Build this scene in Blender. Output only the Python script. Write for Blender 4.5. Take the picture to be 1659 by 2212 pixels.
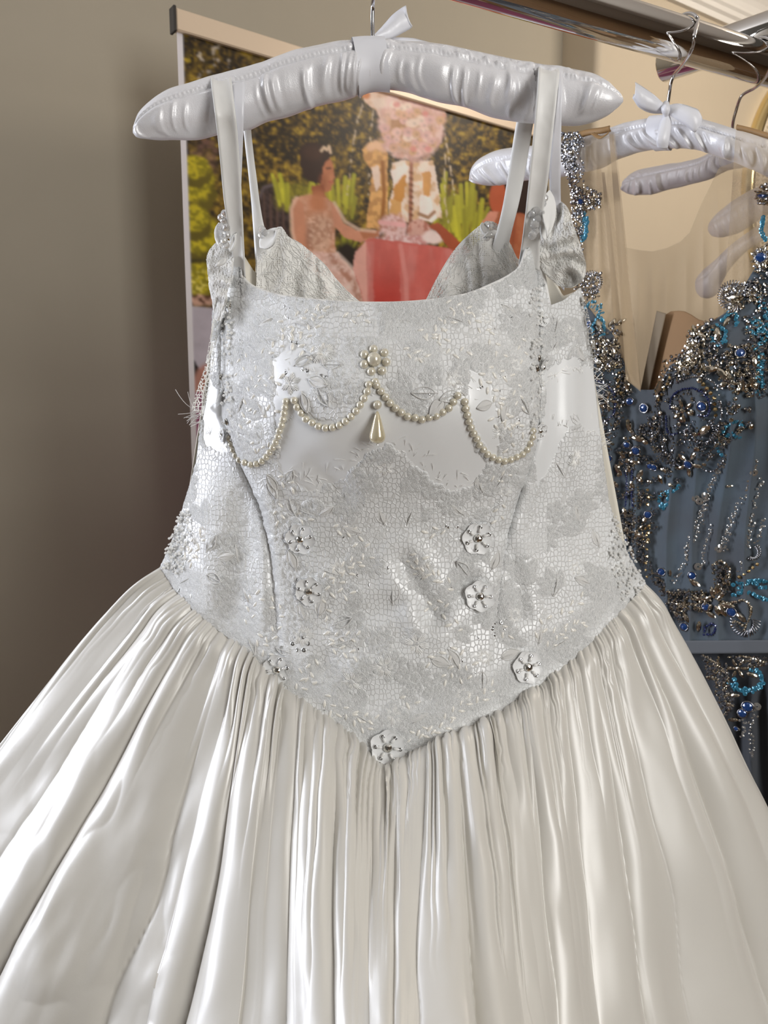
import bpy, bmesh, math, random
import numpy as np
from mathutils import Vector, Matrix

for _o in list(bpy.data.objects):
    bpy.data.objects.remove(_o, do_unlink=True)
SC = bpy.context.scene
COL = SC.collection
PI = math.pi

# ------------------------------------------------------------------ camera
IMG_W, IMG_H, FPX = 1659.0, 2212.0, 1662.0
CAM = np.array([0.0, 0.0, 1.40])
PITCH = math.radians(8.2)
CP, SP = math.cos(PITCH), math.sin(PITCH)
_cd = bpy.data.cameras.new('camera')
_cam = bpy.data.objects.new('camera', _cd)
COL.objects.link(_cam)
_cam.location = CAM
_cam.rotation_euler = (PI / 2 - PITCH, 0, 0)
_cd.sensor_fit = 'VERTICAL'
_cd.sensor_height = 36.0
_cd.sensor_width = 27.0
_cd.lens = FPX / IMG_H * 36.0
_cd.clip_start = 0.02
_cd.dof.use_dof = True
_cd.dof.focus_distance = 0.63
_cd.dof.aperture_fstop = 13.0
SC.camera = _cam

# ------------------------------------------------------------------ light
W = bpy.data.worlds.new('room_ambient')
SC.world = W
W.use_nodes = True
_bg = W.node_tree.nodes['Background']
_bg.inputs[0].default_value = (0.80, 0.74, 0.66, 1)
_bg.inputs[1].default_value = 0.10


def area(name, loc, target, sx, sy, power, color):
    d = bpy.data.lights.new(name, 'AREA')
    d.shape = 'RECTANGLE'
    d.size, d.size_y = sx, sy
    d.energy = power
    d.color = color
    o = bpy.data.objects.new(name, d)
    COL.objects.link(o)
    o.location = loc
    o.rotation_euler = (Vector(target) - Vector(loc)).to_track_quat('-Z', 'Y').to_euler()
    return o


area('window_daylight_left', (-1.87, .82, 1.50), (0.0, 0.45, 1.05), .36, 1.7, 41.0, (0.88, 0.91, 1.0))
area('window_daylight_right', (1.22, -1.02, 1.78), (0.05, 0.65, 1.3), .65, 1.2, 27.5, (1.0, 0.988, 0.965))
area('added_wall_fill', (1.30, 1.25, 2.50), (0.9, 2.2, 1.7), .5, .5, 15.0, (1.0, 0.89, 0.76))  # added fill to brighten the right and upper wall; no real lamp there

SC.view_settings.view_transform = 'Standard'
SC.view_settings.look = 'None'
SC.view_settings.gamma = 1.0
SC.view_settings.use_curve_mapping = False
SC.view_settings.exposure = 0.0
try:
    SC.cycles.use_denoising = True
    SC.cycles.transparent_max_bounces = 24
    SC.cycles.max_bounces = 8
except Exception:
    pass

# ------------------------------------------------------------------ helpers
RNG = np.random.RandomState(7)
random.seed(7)


def P(px, py, Y):
    """World point at depth Y (metres along world Y) seen at photo pixel px, py."""
    px = np.asarray(px, float); py = np.asarray(py, float); Y = np.asarray(Y, float)
    dx = (px - IMG_W / 2) / FPX
    dy = (IMG_H / 2 - py) / FPX
    ry = CP + dy * SP
    rz = -SP + dy * CP
    t = Y / ry
    return np.stack(np.broadcast_arrays(CAM[0] + t * dx, CAM[1] + Y, CAM[2] + t * rz), -1)


def interp(x, xs, ys):
    return np.interp(x, xs, ys)


def smooth(a, b, x):
    t = np.clip((np.asarray(x, float) - a) / (b - a), 0, 1)
    return t * t * (3 - 2 * t)


def _hash(ix, iy, seed):
    n = (ix.astype(np.int64) * 374761393 + iy.astype(np.int64) * 668265263 + seed * 974634777) & 0xffffffff
    n = ((n ^ (n >> 13)) * 1274126177) & 0xffffffff
    n = n ^ (n >> 16)
    return (n & 0xffff) / 65535.0


def noise2(x, y, seed=0):
    x = np.asarray(x, float); y = np.asarray(y, float)
    x, y = np.broadcast_arrays(x, y)
    ix = np.floor(x); iy = np.floor(y)
    fx = x - ix; fy = y - iy
    fx = fx * fx * (3 - 2 * fx); fy = fy * fy * (3 - 2 * fy)
    a = _hash(ix, iy, seed); b = _hash(ix + 1, iy, seed)
    c = _hash(ix, iy + 1, seed); d = _hash(ix + 1, iy + 1, seed)
    return (a * (1 - fx) + b * fx) * (1 - fy) + (c * (1 - fx) + d * fx) * fy


def fbm(x, y, seed=0, oct=4):
    s = 0; a = .5; f = 1.0
    for k in range(oct):
        s = s + a * noise2(x * f, y * f, seed + k * 17)
        a *= .5; f *= 2.03
    return s / (1 - .5 ** oct)


def resample(pts, n, ncol=None):
    pts = np.asarray(pts, float)
    seg = np.linalg.norm(np.diff(pts[:, :2], axis=0), axis=1)
    d = np.concatenate([[0], np.cumsum(seg)])
    t = np.linspace(0, d[-1], n)
    return np.stack([np.interp(t, d, pts[:, k]) for k in range(pts.shape[1])], 1)


def smooth_curve(pts, n):
    """Catmull-Rom through pts (any dimension), n even samples."""
    p = np.asarray(pts, float)
    p = np.vstack([2 * p[0] - p[1], p, 2 * p[-1] - p[-2]])
    out = []
    for i in range(1, len(p) - 2):
        for t in np.linspace(0, 1, 14, endpoint=False):
            a, b, c, d = p[i - 1], p[i], p[i + 1], p[i + 2]
            out.append(.5 * (2 * b + (c - a) * t + (2 * a - 5 * b + 4 * c - d) * t * t + (3 * b - a - 3 * c + d) * t ** 3))
    out.append(p[-2])
    out = np.array(out)
    seg = np.linalg.norm(np.diff(out, axis=0), axis=1)
    dd = np.concatenate([[0], np.cumsum(seg)])
    t = np.linspace(0, dd[-1], n)
    return np.stack([np.interp(t, dd, out[:, k]) for k in range(out.shape[1])], 1)


def in_poly(px, py, poly):
    px = np.asarray(px, float); py = np.asarray(py, float)
    r = np.zeros(np.broadcast(px, py).shape, bool)
    q = np.asarray(poly, float)
    x1, y1 = q[-1]
    for x2, y2 in q:
        c = ((y1 > py) != (y2 > py))
        with np.errstate(divide='ignore', invalid='ignore'):
            xi = (x2 - x1) * (py - y1) / (y2 - y1 + 1e-12) + x1
        r ^= c & (px < xi)
        x1, y1 = x2, y2
    return r


def new_obj(name, me, parent=None, M=None):
    o = bpy.data.objects.new(name, me)
    COL.objects.link(o)
    if M is not None:
        o.matrix_basis = M
    if parent is not None:
        o.parent = parent
        o.matrix_parent_inverse = world_of(parent).inverted()
    return o


def world_of(o):
    m = o.matrix_basis.copy()
    if o.parent is not None:
        m = world_of(o.parent) @ o.matrix_parent_inverse @ m
    return m


def mesh(name, V, F, mat=None, shade=True):
    me = bpy.data.meshes.new(name)
    V = np.asarray(V, float).reshape(-1, 3)
    if isinstance(F, np.ndarray) and F.ndim == 2:
        nf, k = F.shape
        me.vertices.add(len(V)); me.vertices.foreach_set('co', V.ravel())
        me.loops.add(nf * k); me.loops.foreach_set('vertex_index', F.ravel().astype(np.int32))
        me.polygons.add(nf)
        me.polygons.foreach_set('loop_start', np.arange(0, nf * k, k, dtype=np.int32))
        me.polygons.foreach_set('loop_total', np.full(nf, k, np.int32))
        me.update(calc_edges=True)
    else:
        me.from_pydata([tuple(v) for v in V], [], [tuple(int(i) for i in f) for f in F])
    if shade:
        me.polygons.foreach_set('use_smooth', np.ones(len(me.polygons), bool))
    if mat is not None:
        me.materials.append(mat)
    me.update()
    return me


def grid_faces(n, m, wrap=False, off=0):
    i = np.arange(n - 1)[:, None]
    j = np.arange(m if wrap else m - 1)[None, :]
    j2 = (j + 1) % m
    a = i * m + j; b = i * m + j2; c = (i + 1) * m + j2; d = (i + 1) * m + j
    return np.stack([a, b, c, d], -1).reshape(-1, 4) + off


def grid_obj(name, G, mat, parent=None, attr=None, uv=None):
    n, m = G.shape[:2]
    me = mesh(name, G.reshape(-1, 3), grid_faces(n, m), mat)
    if attr:
        for k, v in attr.items():
            a = me.attributes.new(k, 'FLOAT', 'POINT')
            a.data.foreach_set('value', np.asarray(v, np.float32).ravel())
    if uv is not None:
        lay = me.uv_layers.new(name='UVMap')
        li = np.empty(len(me.loops), np.int32)
        me.loops.foreach_get('vertex_index', li)
        lay.data.foreach_set('uv', np.asarray(uv, np.float32).reshape(-1, 2)[li].ravel())
    return new_obj(name, me, parent)


def grid_normals(G):
    du = np.gradient(G, axis=0); dv = np.gradient(G, axis=1)
    n = np.cross(du, dv)
    n /= np.linalg.norm(n, axis=-1, keepdims=True) + 1e-12
    s = np.sign(-(n[..., 1]).mean())
    return n * s


class MB:
    def __init__(self):
        self.v = []; self.f = []

    def add(self, V, F):
        o = len(self.v)
        self.v += [tuple(float(c) for c in p) for p in V]
        self.f += [tuple(int(i) + o for i in f) for f in F]

    def build(self, name, mat, parent=None, shade=True):
        return new_obj(name, mesh(name, self.v, self.f, mat, shade), parent)


def tube_geo(pts, rad, seg=8, cap=True):
    pts = np.asarray(pts, float); n = len(pts)
    rad = np.broadcast_to(np.asarray(rad, float), (n,))
    T = np.gradient(pts, axis=0); T /= np.linalg.norm(T, axis=1, keepdims=True) + 1e-12
    a = np.array([0, 0, 1.0]) if abs(T[0][2]) < .9 else np.array([1.0, 0, 0])
    N = a - T[0] * a.dot(T[0]); N /= np.linalg.norm(N)
    V = []
    for i in range(n):
        N = N - T[i] * N.dot(T[i]); N /= np.linalg.norm(N) + 1e-12
        B = np.cross(T[i], N)
        for k in range(seg):
            t = 2 * PI * k / seg
            V.append(pts[i] + rad[i] * (math.cos(t) * N + math.sin(t) * B))
    F = [tuple(f) for f in grid_faces(n, seg, True)]
    if cap:
        F.append(tuple(range(seg))[::-1]); F.append(tuple((n - 1) * seg + k for k in range(seg)))
    return V, F


def tube(name, pts, rad, mat, parent=None, seg=10):
    V, F = tube_geo(pts, rad, seg)
    return new_obj(name, mesh(name, V, F, mat), parent)


def thing(name, label, cat, loc, group=None):
    o = bpy.data.objects.new(name, None)
    COL.objects.link(o)
    o.location = loc
    o.empty_display_size = .05
    tag(o, label, cat, group)
    return o


def tag(o, label=None, cat=None, group=None, kind=None):
    if label: o['label'] = label
    if cat: o['category'] = cat
    if group: o['group'] = group
    if kind: o['kind'] = kind
    return o


def ribbon(name, st, mat, parent=None, n=60, m=7, thick=.0012, curl=.0):
    """Strip of cloth through stations (xL, yL, xR, yR, Y[, Y right])."""
    st = np.array([list(s) + ([s[4]] if len(s) == 5 else []) for s in st], float)
    c = smooth_curve(st, n)
    L = P(c[:, 0], c[:, 1], c[:, 4]); R = P(c[:, 2], c[:, 3], c[:, 5])
    t = np.linspace(0, 1, m)[None, :, None]
    G = L[:, None] * (1 - t) + R[:, None] * t
    Nw = grid_normals(G)
    G = G + Nw * (.0011 * (fbm(np.linspace(0, n / 9.0, n)[:, None] + st[0, 0], np.linspace(0, 2, m)[None, :], 77, 3) - .5))[..., None]
    if curl:
        N = grid_normals(G)
        G = G + N * curl * (1 - (2 * t - 1) ** 2)
    o = grid_obj(name, G, mat, parent)
    md = o.modifiers.new('thickness', 'SOLIDIFY'); md.thickness = thick; md.offset = 0
    return o


# ------------------------------------------------------------------ materials
def srgb(*c):
    c = np.array(c, float) / 255.0
    return tuple(np.where(c <= .04045, c / 12.92, ((c + .055) / 1.055) ** 2.4)) + (1.0,)


def mat(name, color, rough=.5, metal=0.0, spec=.5, sheen=0.0, coat=0.0, trans=0.0, alpha=1.0, ior=1.45):
    m = bpy.data.materials.new(name)
    m.use_nodes = True
    b = m.node_tree.nodes['Principled BSDF']
    if len(color) == 3: color = tuple(color) + (1,)
    b.inputs['Base Color'].default_value = color
    b.inputs['Roughness'].default_value = rough
    b.inputs['Metallic'].default_value = metal
    b.inputs['Specular IOR Level'].default_value = spec
    b.inputs['Sheen Weight'].default_value = sheen
    b.inputs['Coat Weight'].default_value = coat
    b.inputs['Transmission Weight'].default_value = trans
    b.inputs['Alpha'].default_value = alpha
    b.inputs['IOR'].default_value = ior
    return m


class NT:
    def __init__(self, m):
        self.t = m.node_tree
        self.b = self.t.nodes['Principled BSDF']

    def n(self, typ, **kw):
        x = self.t.nodes.new(typ)
        for k, v in kw.items():
            if k.startswith('i_'):
                x.inputs[k[2:].replace('_', ' ')].default_value = v
            else:
                setattr(x, k, v)
        return x

    def l(self, a, b):
        self.t.links.new(a, b)

    def coord(self, out='Object'):
        return self.n('ShaderNodeTexCoord').outputs[out]

    def math(self, op, a, b=None, clamp=False):
        x = self.n('ShaderNodeMath', operation=op, use_clamp=clamp)
        for i, v in enumerate((a, b)):
            if v is None: continue
            if isinstance(v, (int, float)): x.inputs[i].default_value = v
            else: self.l(v, x.inputs[i])
        return x.outputs[0]

    def ramp(self, fac, stops):
        r = self.n('ShaderNodeValToRGB')
        self.l(fac, r.inputs[0])
        e = r.color_ramp.elements
        while len(e) > 1: e.remove(e[-1])
        e[0].position, e[0].color = stops[0]
        for p, c in stops[1:]:
            k = e.new(p); k.color = c
        return r.outputs[0]

    def mixc(self, fac, a, b):
        x = self.n('ShaderNodeMix', data_type='RGBA')
        for s, v in ((0, fac), (6, a), (7, b)):
            if isinstance(v, (int, float, tuple)): x.inputs[s].default_value = v
            else: self.l(v, x.inputs[s])
        return x.outputs[2]

    def noise(self, scale, detail=3, rough=.5, vec=None):
        x = self.n('ShaderNodeTexNoise')
        x.inputs['Scale'].default_value = scale
        x.inputs['Detail'].default_value = detail
        x.inputs['Roughness'].default_value = rough
        self.l(vec or self.coord(), x.inputs['Vector'])
        return x.outputs['Fac']

    def bump(self, h, strength, dist):
        x = self.n('ShaderNodeBump')
        x.inputs['Strength'].default_value = strength
        x.inputs['Distance'].default_value = dist
        self.l(h, x.inputs['Height'])
        self.l(x.outputs[0], self.b.inputs['Normal'])


def satin(name, color, rough=.30, spec=.55, grain=.15, sheen=.15, weave=2600.0):
    m = mat(name, color, rough, 0, spec, sheen)
    t = NT(m)
    nz = t.noise(weave, 2, .6)
    t.bump(nz, grain, .0006)
    return m


M_SKIRT = satin('ivory_satin', (.655, .635, .585), .345, 1.0, .12)
M_SKIRT.node_tree.nodes['Principled BSDF'].inputs['Coat Weight'].default_value = .5
M_SKIRT.node_tree.nodes['Principled BSDF'].inputs['Coat Roughness'].default_value = .34
M_HANGSAT = satin('white_satin', (.77, .77, .80), .30, 1.0, .40, .2, 1300)
M_HANGSAT.node_tree.nodes['Principled BSDF'].inputs['Coat Weight'].default_value = .8
M_HANGSAT.node_tree.nodes['Principled BSDF'].inputs['Coat Roughness'].default_value = .22
M_RIBBON = satin('white_ribbon', (.80, .81, .86), .32, .6, .08)
M_STRAP = satin('strap_satin', (.83, .83, .81), .36, .5, .12)
M_LINING = mat('cream_lining', (.80, .76, .66), .7, 0, .2)
M_CHROME = mat('chrome', (.78, .76, .73), .06, 1.0)
M_WIRE = mat('hook_wire', (.70, .70, .72), .12, 1.0)
M_PEARL = mat('cream_pearl', (.70, .655, .53), .20, .25, .9, .2, .8)
M_DROP = mat('gold_pearl', (.68, .60, .41), .18, .35, .9, .2, .8)
M_FROST = mat('frosted_petal', (.83, .84, .84), .32, 0, .6)
M_FROST.node_tree.nodes['Principled BSDF'].inputs['Subsurface Weight'].default_value = .0
M_CLEAR = mat('clear_crystal', (.97, .97, .97), .03, 0, .9, 0, .5, .75, ior=1.5)
M_GLASS = mat('glass_bead', (.95, .95, .93), .07, 0, .9, 0, .8, 0.0, .8)
M_RICE = mat('rice_pearl', (.86, .84, .78), .15, 0, .9, 0, .6)
M_SEQ = mat('silver_sequin', (.62, .63, .64), .14, 1.0)
M_STONE = mat('rhinestone', (.80, .80, .77), .04, 1.0)
M_LACE = mat('lace_thread', (.93, .925, .90), .30, 0, .9, .3)
_t = NT(M_LACE)
_t.bump(_t.noise(2400, 2, .7), .6, .0008)
M_CORD = mat('lace_cord', (.93, .925, .90), .28, 0, .9, .3)


def net_alpha(m, scale, width, dense_scale, dense_lo, dense_hi, extra=.0, vec='Object'):
    """Alpha of a lace net: cell borders of a Voronoi net plus denser embroidered clouds."""
    t = NT(m)
    v = t.n('ShaderNodeTexVoronoi', feature='DISTANCE_TO_EDGE')
    v.inputs['Scale'].default_value = scale
    v.inputs['Randomness'].default_value = .35
    t.l(t.coord(vec), v.inputs['Vector'])
    net = t.ramp(v.outputs['Distance'], [(0, (1, 1, 1, 1)), (width, (1, 1, 1, 1)), (width * 1.6, (0, 0, 0, 1))])
    nz = t.noise(dense_scale, 4, .6)
    de = t.ramp(nz, [(dense_lo, (0, 0, 0, 1)), (dense_hi, (1, 1, 1, 1))])
    a = t.math('MAXIMUM', net, de)
    a = t.math('ADD', a, extra, True)
    t.l(a, t.b.inputs['Alpha'])
    t.bump(a, .6, .0006)
    return m


M_NET = net_alpha(mat('lace_net', (.84, .83, .79), .5, 0, .4, .3), 620, .16, 55, .42, .60, .30)
M_NETOPEN = net_alpha(mat('open_lace_net', (.86, .85, .81), .5, 0, .4, .3), 300, .085, 80, .60, .72, .03)


def bodice_material():
    m = mat('lace_over_satin', (.83, .83, .81), .24, 0, .8, .15)
    t = NT(m)
    at = t.n('ShaderNodeAttribute', attribute_name='lace').outputs['Fac']
    dn = t.n('ShaderNodeAttribute', attribute_name='dense').outputs['Fac']
    mp = t.n('ShaderNodeMapping'); mp.inputs['Scale'].default_value = (1, .3, .8)
    t.l(t.coord(), mp.inputs['Vector'])
    v = t.n('ShaderNodeTexVoronoi', feature='DISTANCE_TO_EDGE')
    v.inputs['Scale'].default_value = 290
    v.inputs['Randomness'].default_value = .62
    t.l(mp.outputs[0], v.inputs['Vector'])
    net = t.ramp(v.outputs['Distance'], [(0, (1, 1, 1, 1)), (.045, (.8, .8, .8, 1)), (.12, (0, 0, 0, 1))])
    fib = t.n('ShaderNodeTexWave', wave_type='BANDS')
    fib.inputs['Scale'].default_value = 300; fib.inputs['Distortion'].default_value = 18
    fib.inputs['Detail'].default_value = 3; fib.inputs['Detail Scale'].default_value = 1.6
    t.l(t.coord(), fib.inputs['Vector'])
    fine = t.noise(1500, 3, .75)
    emb = t.math('ADD', t.math('MULTIPLY', fib.outputs['Fac'], .8), t.math('MULTIPLY', fine, .9))
    emb = t.math('MULTIPLY', emb, dn)
    net = t.math('MULTIPLY', net, t.math('SUBTRACT', 1.0, t.math('MULTIPLY', dn, .7)))
    h = t.math('ADD', t.math('MULTIPLY', net, .55), emb)
    h = t.math('MULTIPLY', h, at)
    h2 = t.math('ADD', h, t.math('MULTIPLY', t.noise(2600, 2, .6), .10))
    t.bump(h2, .75, .0008)
    c = t.mixc(t.math('MULTIPLY', t.math('MULTIPLY', net, at), .7), (.82, .835, .84, 1), (.58, .58, .565, 1))
    spk = t.ramp(fine, [(.38, (.72, .73, .725, 1)), (.55, (.94, .95, .945, 1))])
    c = t.mixc(t.math('MULTIPLY', dn, at), c, spk)
    t.l(c, t.b.inputs['Base Color'])
    return m


M_BODICE = bodice_material()

# ------------------------------------------------------------------ room shell
YAW = math.radians(33.0)
TX, TY = math.cos(YAW), math.sin(YAW)          # along the wall, to the right
NX, NY = math.sin(YAW), -math.cos(YAW)         # out of the wall, towards the room
W0 = np.array([0.0, 1.80, 0.0])


def wallpt(s, h, z):
    return (W0[0] + TX * s + NX * h, W0[1] + TY * s + NY * h, z)


def wall_s(px, py, h=0.0):
    """Distance along the wall of the point seen at photo pixel px, py."""
    d = P(px, py, 1.0) - CAM
    # (CAM + k d - W0) . N = h
    k = (h - ((CAM - W0)[0] * NX + (CAM - W0)[1] * NY)) / (d[0] * NX + d[1] * NY)
    q = CAM + k * d
    return (q[0] - W0[0]) * TX + (q[1] - W0[1]) * TY, q[2]


def paint(name, color):
    m = mat(name, color, .75, 0, .25)
    t = NT(m)
    nz = t.noise(6, 4, .6)
    c = t.mixc(nz, tuple(c * .96 for c in color[:3]) + (1,), tuple(min(1, c * 1.03) for c in color[:3]) + (1,))
    t.l(c, t.b.inputs['Base Color'])
    t.bump(t.noise(260, 2, .5), .08, .001)
    return m


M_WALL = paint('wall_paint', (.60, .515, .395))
M_WALL_SHADED = paint('shaded_wall_paint', (.45, .405, .325))  # same wall paint darkened, so shade on the left stretch is in the colour
M_DIM = paint('far_wall_paint', (.34, .28, .22))
M_CEIL = paint('ceiling_paint', (.82, .79, .74))
M_FLOOR = mat('wood_floor', (.20, .12, .065), .4)
_t = NT(M_FLOOR)
_w = _t.n('ShaderNodeTexWave', wave_type='BANDS')
_w.inputs['Scale'].default_value = 3; _w.inputs['Distortion'].default_value = 6
_t.l(_t.coord(), _w.inputs['Vector'])
_t.l(_t.mixc(_w.outputs['Fac'], (.16, .095, .05, 1), (.26, .16, .09, 1)), _t.b.inputs['Base Color'])

CEIL = 2.56


def prism(name, poly_sh, z0, z1, m, kind='structure'):
    """Vertical prism over a footprint given as (s, h) along / out of the wall."""
    n = len(poly_sh)
    V = [wallpt(s, h, z0) for s, h in poly_sh] + [wallpt(s, h, z1) for s, h in poly_sh]
    F = [tuple(range(n)), tuple(range(n, 2 * n))[::-1]] + [(i, (i + 1) % n, n + (i + 1) % n, n + i) for i in range(n)]
    bm = bmesh.new()
    vs = [bm.verts.new(v) for v in V]
    for f in F: bm.faces.new([vs[i] for i in f])
    bmesh.ops.recalc_face_normals(bm, faces=bm.faces)
    me = bpy.data.meshes.new(name); bm.to_mesh(me); bm.free()
    me.materials.append(m)
    return tag(new_obj(name, me), kind=kind)


PIL_H = .12
S_PIL, _ = wall_s(1286, 300, PIL_H)
prism('wall_left', [(-1.25, 0), (S_PIL, 0), (S_PIL, -.12), (-1.25, -.12)], 0, CEIL, M_WALL_SHADED)
# right-hand stretch of wall stands forward, its outer corner softly rounded
_r = .018
_c = [(S_PIL + _r * (1 - math.sin(a)), PIL_H - _r * (1 - math.cos(a))) for a in np.linspace(PI / 2, 0, 7)]
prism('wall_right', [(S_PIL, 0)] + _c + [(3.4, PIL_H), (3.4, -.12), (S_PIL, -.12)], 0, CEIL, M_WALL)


def slab(name, z0, z1, m):
    V = [wallpt(-2.6, -.12, z) if i == 0 else None for i, z in enumerate((z0, z1))]
    V = []
    for z in (z0, z1):
        V += [wallpt(-2.6, 4.6, z), wallpt(3.4, 4.6, z), wallpt(3.4, -.12, z), wallpt(-2.6, -.12, z)]
    F = [(0, 1, 2, 3), (7, 6, 5, 4), (0, 4, 5, 1), (1, 5, 6, 2), (2, 6, 7, 3), (3, 7, 4, 0)]
    return tag(new_obj(name, mesh(name, V, F, m, False)), kind='structure')


prism('wall_back', [(-3.2, 4.6), (3.4, 4.6), (3.4, 4.72), (-3.2, 4.72)], 0, CEIL, M_DIM)
prism('wall_far_right', [(3.4, 0), (3.52, 0), (3.52, 4.6), (3.4, 4.6)], 0, CEIL, M_DIM)
slab('floor', -.05, 0.0, M_FLOOR)
slab('ceiling', CEIL, CEIL + .05, M_CEIL)


def moulding(name, s0, s1, h0, prof, m):
    n = len(prof)
    V = [wallpt(s0, h0 + h, z) for h, z in prof] + [wallpt(s1, h0 + h, z) for h, z in prof]
    F = [(i, i + 1, n + i + 1, n + i) for i in range(n - 1)] + [tuple(range(n)), tuple(range(n, 2 * n))[::-1]]
    return tag(new_obj(name, mesh(name, V, F, m, False)), kind='structure')


_z = CEIL
_prof = [(0, _z - .15), (.012, _z - .15), (.012, _z - .135), (.020, _z - .13), (.020, _z - .118), (.026, _z - .112)]
_prof += [(.026 + .05 * (1 - math.cos(a)), _z - .105 + .05 * math.sin(a)) for a in np.linspace(0, PI / 2, 7)]
_prof += [(.082, _z - .05), (.082, _z - .04), (.095, _z - .034), (.095, _z - .018), (.11, _z - .012), (.11, _z), (0, _z)]
moulding('trim_1', S_PIL + .02, 3.4, PIL_H, _prof, M_CEIL)
moulding('trim_2', -1.25, S_PIL - .001, 0.0, _prof, M_CEIL)
_base = [(0, 0), (.018, 0), (.018, .09), (.012, .10), (.008, .115), (0, .12)]
moulding('baseboard_left', -1.25, S_PIL - .001, 0, _base, M_CEIL)
moulding('baseboard_right', S_PIL + .02, 3.4, PIL_H, _base, M_CEIL)

# ------------------------------------------------------------------ roll-up banner with a printed garden scene
M_BAR = mat('cream_bar', srgb(226, 205, 180), .35, .1)
M_BARDARK = mat('dark_bar', (.06, .055, .05), .4, .6)
M_PAPER = mat('banner_white', (.80, .79, .84), .45)

BL = P(380, 24, 1.277)                       # upper left corner of the banner
_d = P(1115, 256, 1.722) - BL
BDIR = np.array([_d[0], _d[1], 0]); BDIR /= np.linalg.norm(BDIR)
BNOR = np.array([BDIR[1], -BDIR[0], 0])      # towards the camera
BW, BTOP = .85, BL[2]


def bpt(s, z, h=0.0):
    return np.array([BL[0], BL[1], 0]) + BDIR * s + BNOR * h + np.array([0, 0, z])


def proj_px(V):
    d = V - CAM
    f = d[..., 1] * CP - d[..., 2] * SP
    u = d[..., 1] * SP + d[..., 2] * CP
    return IMG_W / 2 + FPX * d[..., 0] / f, IMG_H / 2 - FPX * u / f


banner = thing('rollup_banner', 'tall roll-up banner printed with a garden tea party picture, behind the white gown', 'banner', tuple(bpt(BW / 2, 0)))


def bbox(name, s0, s1, z0, z1, h0, h1, m, bev=.002):
    bm = bmesh.new()
    vs = [bm.verts.new(bpt(s, z, h)) for s in (s0, s1) for z in (z0, z1) for h in (h0, h1)]
    for f in ((0, 1, 3, 2), (4, 6, 7, 5), (0, 4, 5, 1), (2, 3, 7, 6), (0, 2, 6, 4), (1, 5, 7, 3)):
        bm.faces.new([vs[i] for i in f])
    bmesh.ops.recalc_face_normals(bm, faces=bm.faces)
    bmesh.ops.bevel(bm, geom=list(bm.edges), offset=bev, segments=1, affect='EDGES')
    me = bpy.data.meshes.new(name); bm.to_mesh(me); bm.free()
    me.materials.append(m)
    return new_obj(name, me, banner)


bbox('top_bar', -.003, BW + .003, BTOP - .030, BTOP + .002, -.006, .008, M_BAR)
bbox('bar_end_cap', -.008, -.0032, BTOP - .033, BTOP + .004, -.008, .010, M_BARDARK, .001)
bbox('base_cassette', -.01, BW + .01, 0.0, .09, -.05, .06, M_BAR, .012)
bbox('support_pole', BW * .46, BW * .46 + .02, .06, BTOP - .01, -.035, -.015, M_BARDARK)
bbox('pole_clip', BW * .31, BW * .40, BTOP - .022, BTOP + .016, -.034, -.008, M_BARDARK, .003)
ns, nz = 420, 560
PRINT_Z0 = .09
S, Z = np.meshgrid(np.linspace(0, BW, ns), np.concatenate([np.linspace(BTOP - .028, 1.15, nz), np.linspace(1.14, PRINT_Z0, 40)]), indexing='xy')
G = np.stack([BL[0] + BDIR[0] * S, BL[1] + BDIR[1] * S, Z], -1)
PX, PY = proj_px(G)
col = np.zeros(PX.shape + (3,))


def lin(r, g, b):
    return np.array(srgb(r, g, b)[:3])


def lay(mask, c, vary=0.0, seed=0, sc=9.0, c2=None):
    global col
    mask = np.clip(mask, 0, 1)[..., None]
    c = np.asarray(c, float)
    k = c
    if c2 is not None:
        k = c * (1 - fbm(PX / sc, PY / sc, seed, 4)[..., None]) + np.asarray(c2) * fbm(PX / sc, PY / sc, seed, 4)[..., None]
        f = smooth(.38, .62, fbm(PX / sc, PY / sc, seed, 4))[..., None]
        k = c * (1 - f) + np.asarray(c2) * f
    elif vary:
        k = c * (1 + vary * (fbm(PX / sc, PY / sc, seed, 3)[..., None] - .5) * 2)
    col = col * (1 - mask) + k * mask


def ell(cx, cy, rx, ry, soft=.12, ang=0.0, rag=0.0, seed=1, sc=14.0):
    a = math.radians(ang)
    dx, dy = PX - cx, PY - cy
    x = (dx * math.cos(a) + dy * math.sin(a)) / rx
    y = (-dx * math.sin(a) + dy * math.cos(a)) / ry
    r = np.sqrt(x * x + y * y)
    if rag: r = r + rag * (fbm(PX / sc, PY / sc, seed, 3) - .5) * 2
    return 1 - smooth(1 - soft, 1 + soft, r)


def pol(pts, rag=0.0, seed=3, sc=10.0):
    x, y = PX, PY
    if rag:
        x = PX + rag * (fbm(PX / sc, PY / sc, seed, 3) - .5) * 2
        y = PY + rag * (fbm(PX / sc, PY / sc, seed + 5, 3) - .5) * 2
    return in_poly(x, y, pts).astype(float)


def stroke(pts, w, soft=.5):
    pts = np.asarray(pts, float)
    d = np.full(PX.shape, 1e9)
    for (x1, y1), (x2, y2) in zip(pts[:-1], pts[1:]):
        L2 = (x2 - x1) ** 2 + (y2 - y1) ** 2 + 1e-9
        t = np.clip(((PX - x1) * (x2 - x1) + (PY - y1) * (y2 - y1)) / L2, 0, 1)
        d = np.minimum(d, np.hypot(PX - x1 - t * (x2 - x1), PY - y1 - t * (y2 - y1)))
    return 1 - smooth(w * (1 - soft), w * (1 + soft), d)


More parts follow.
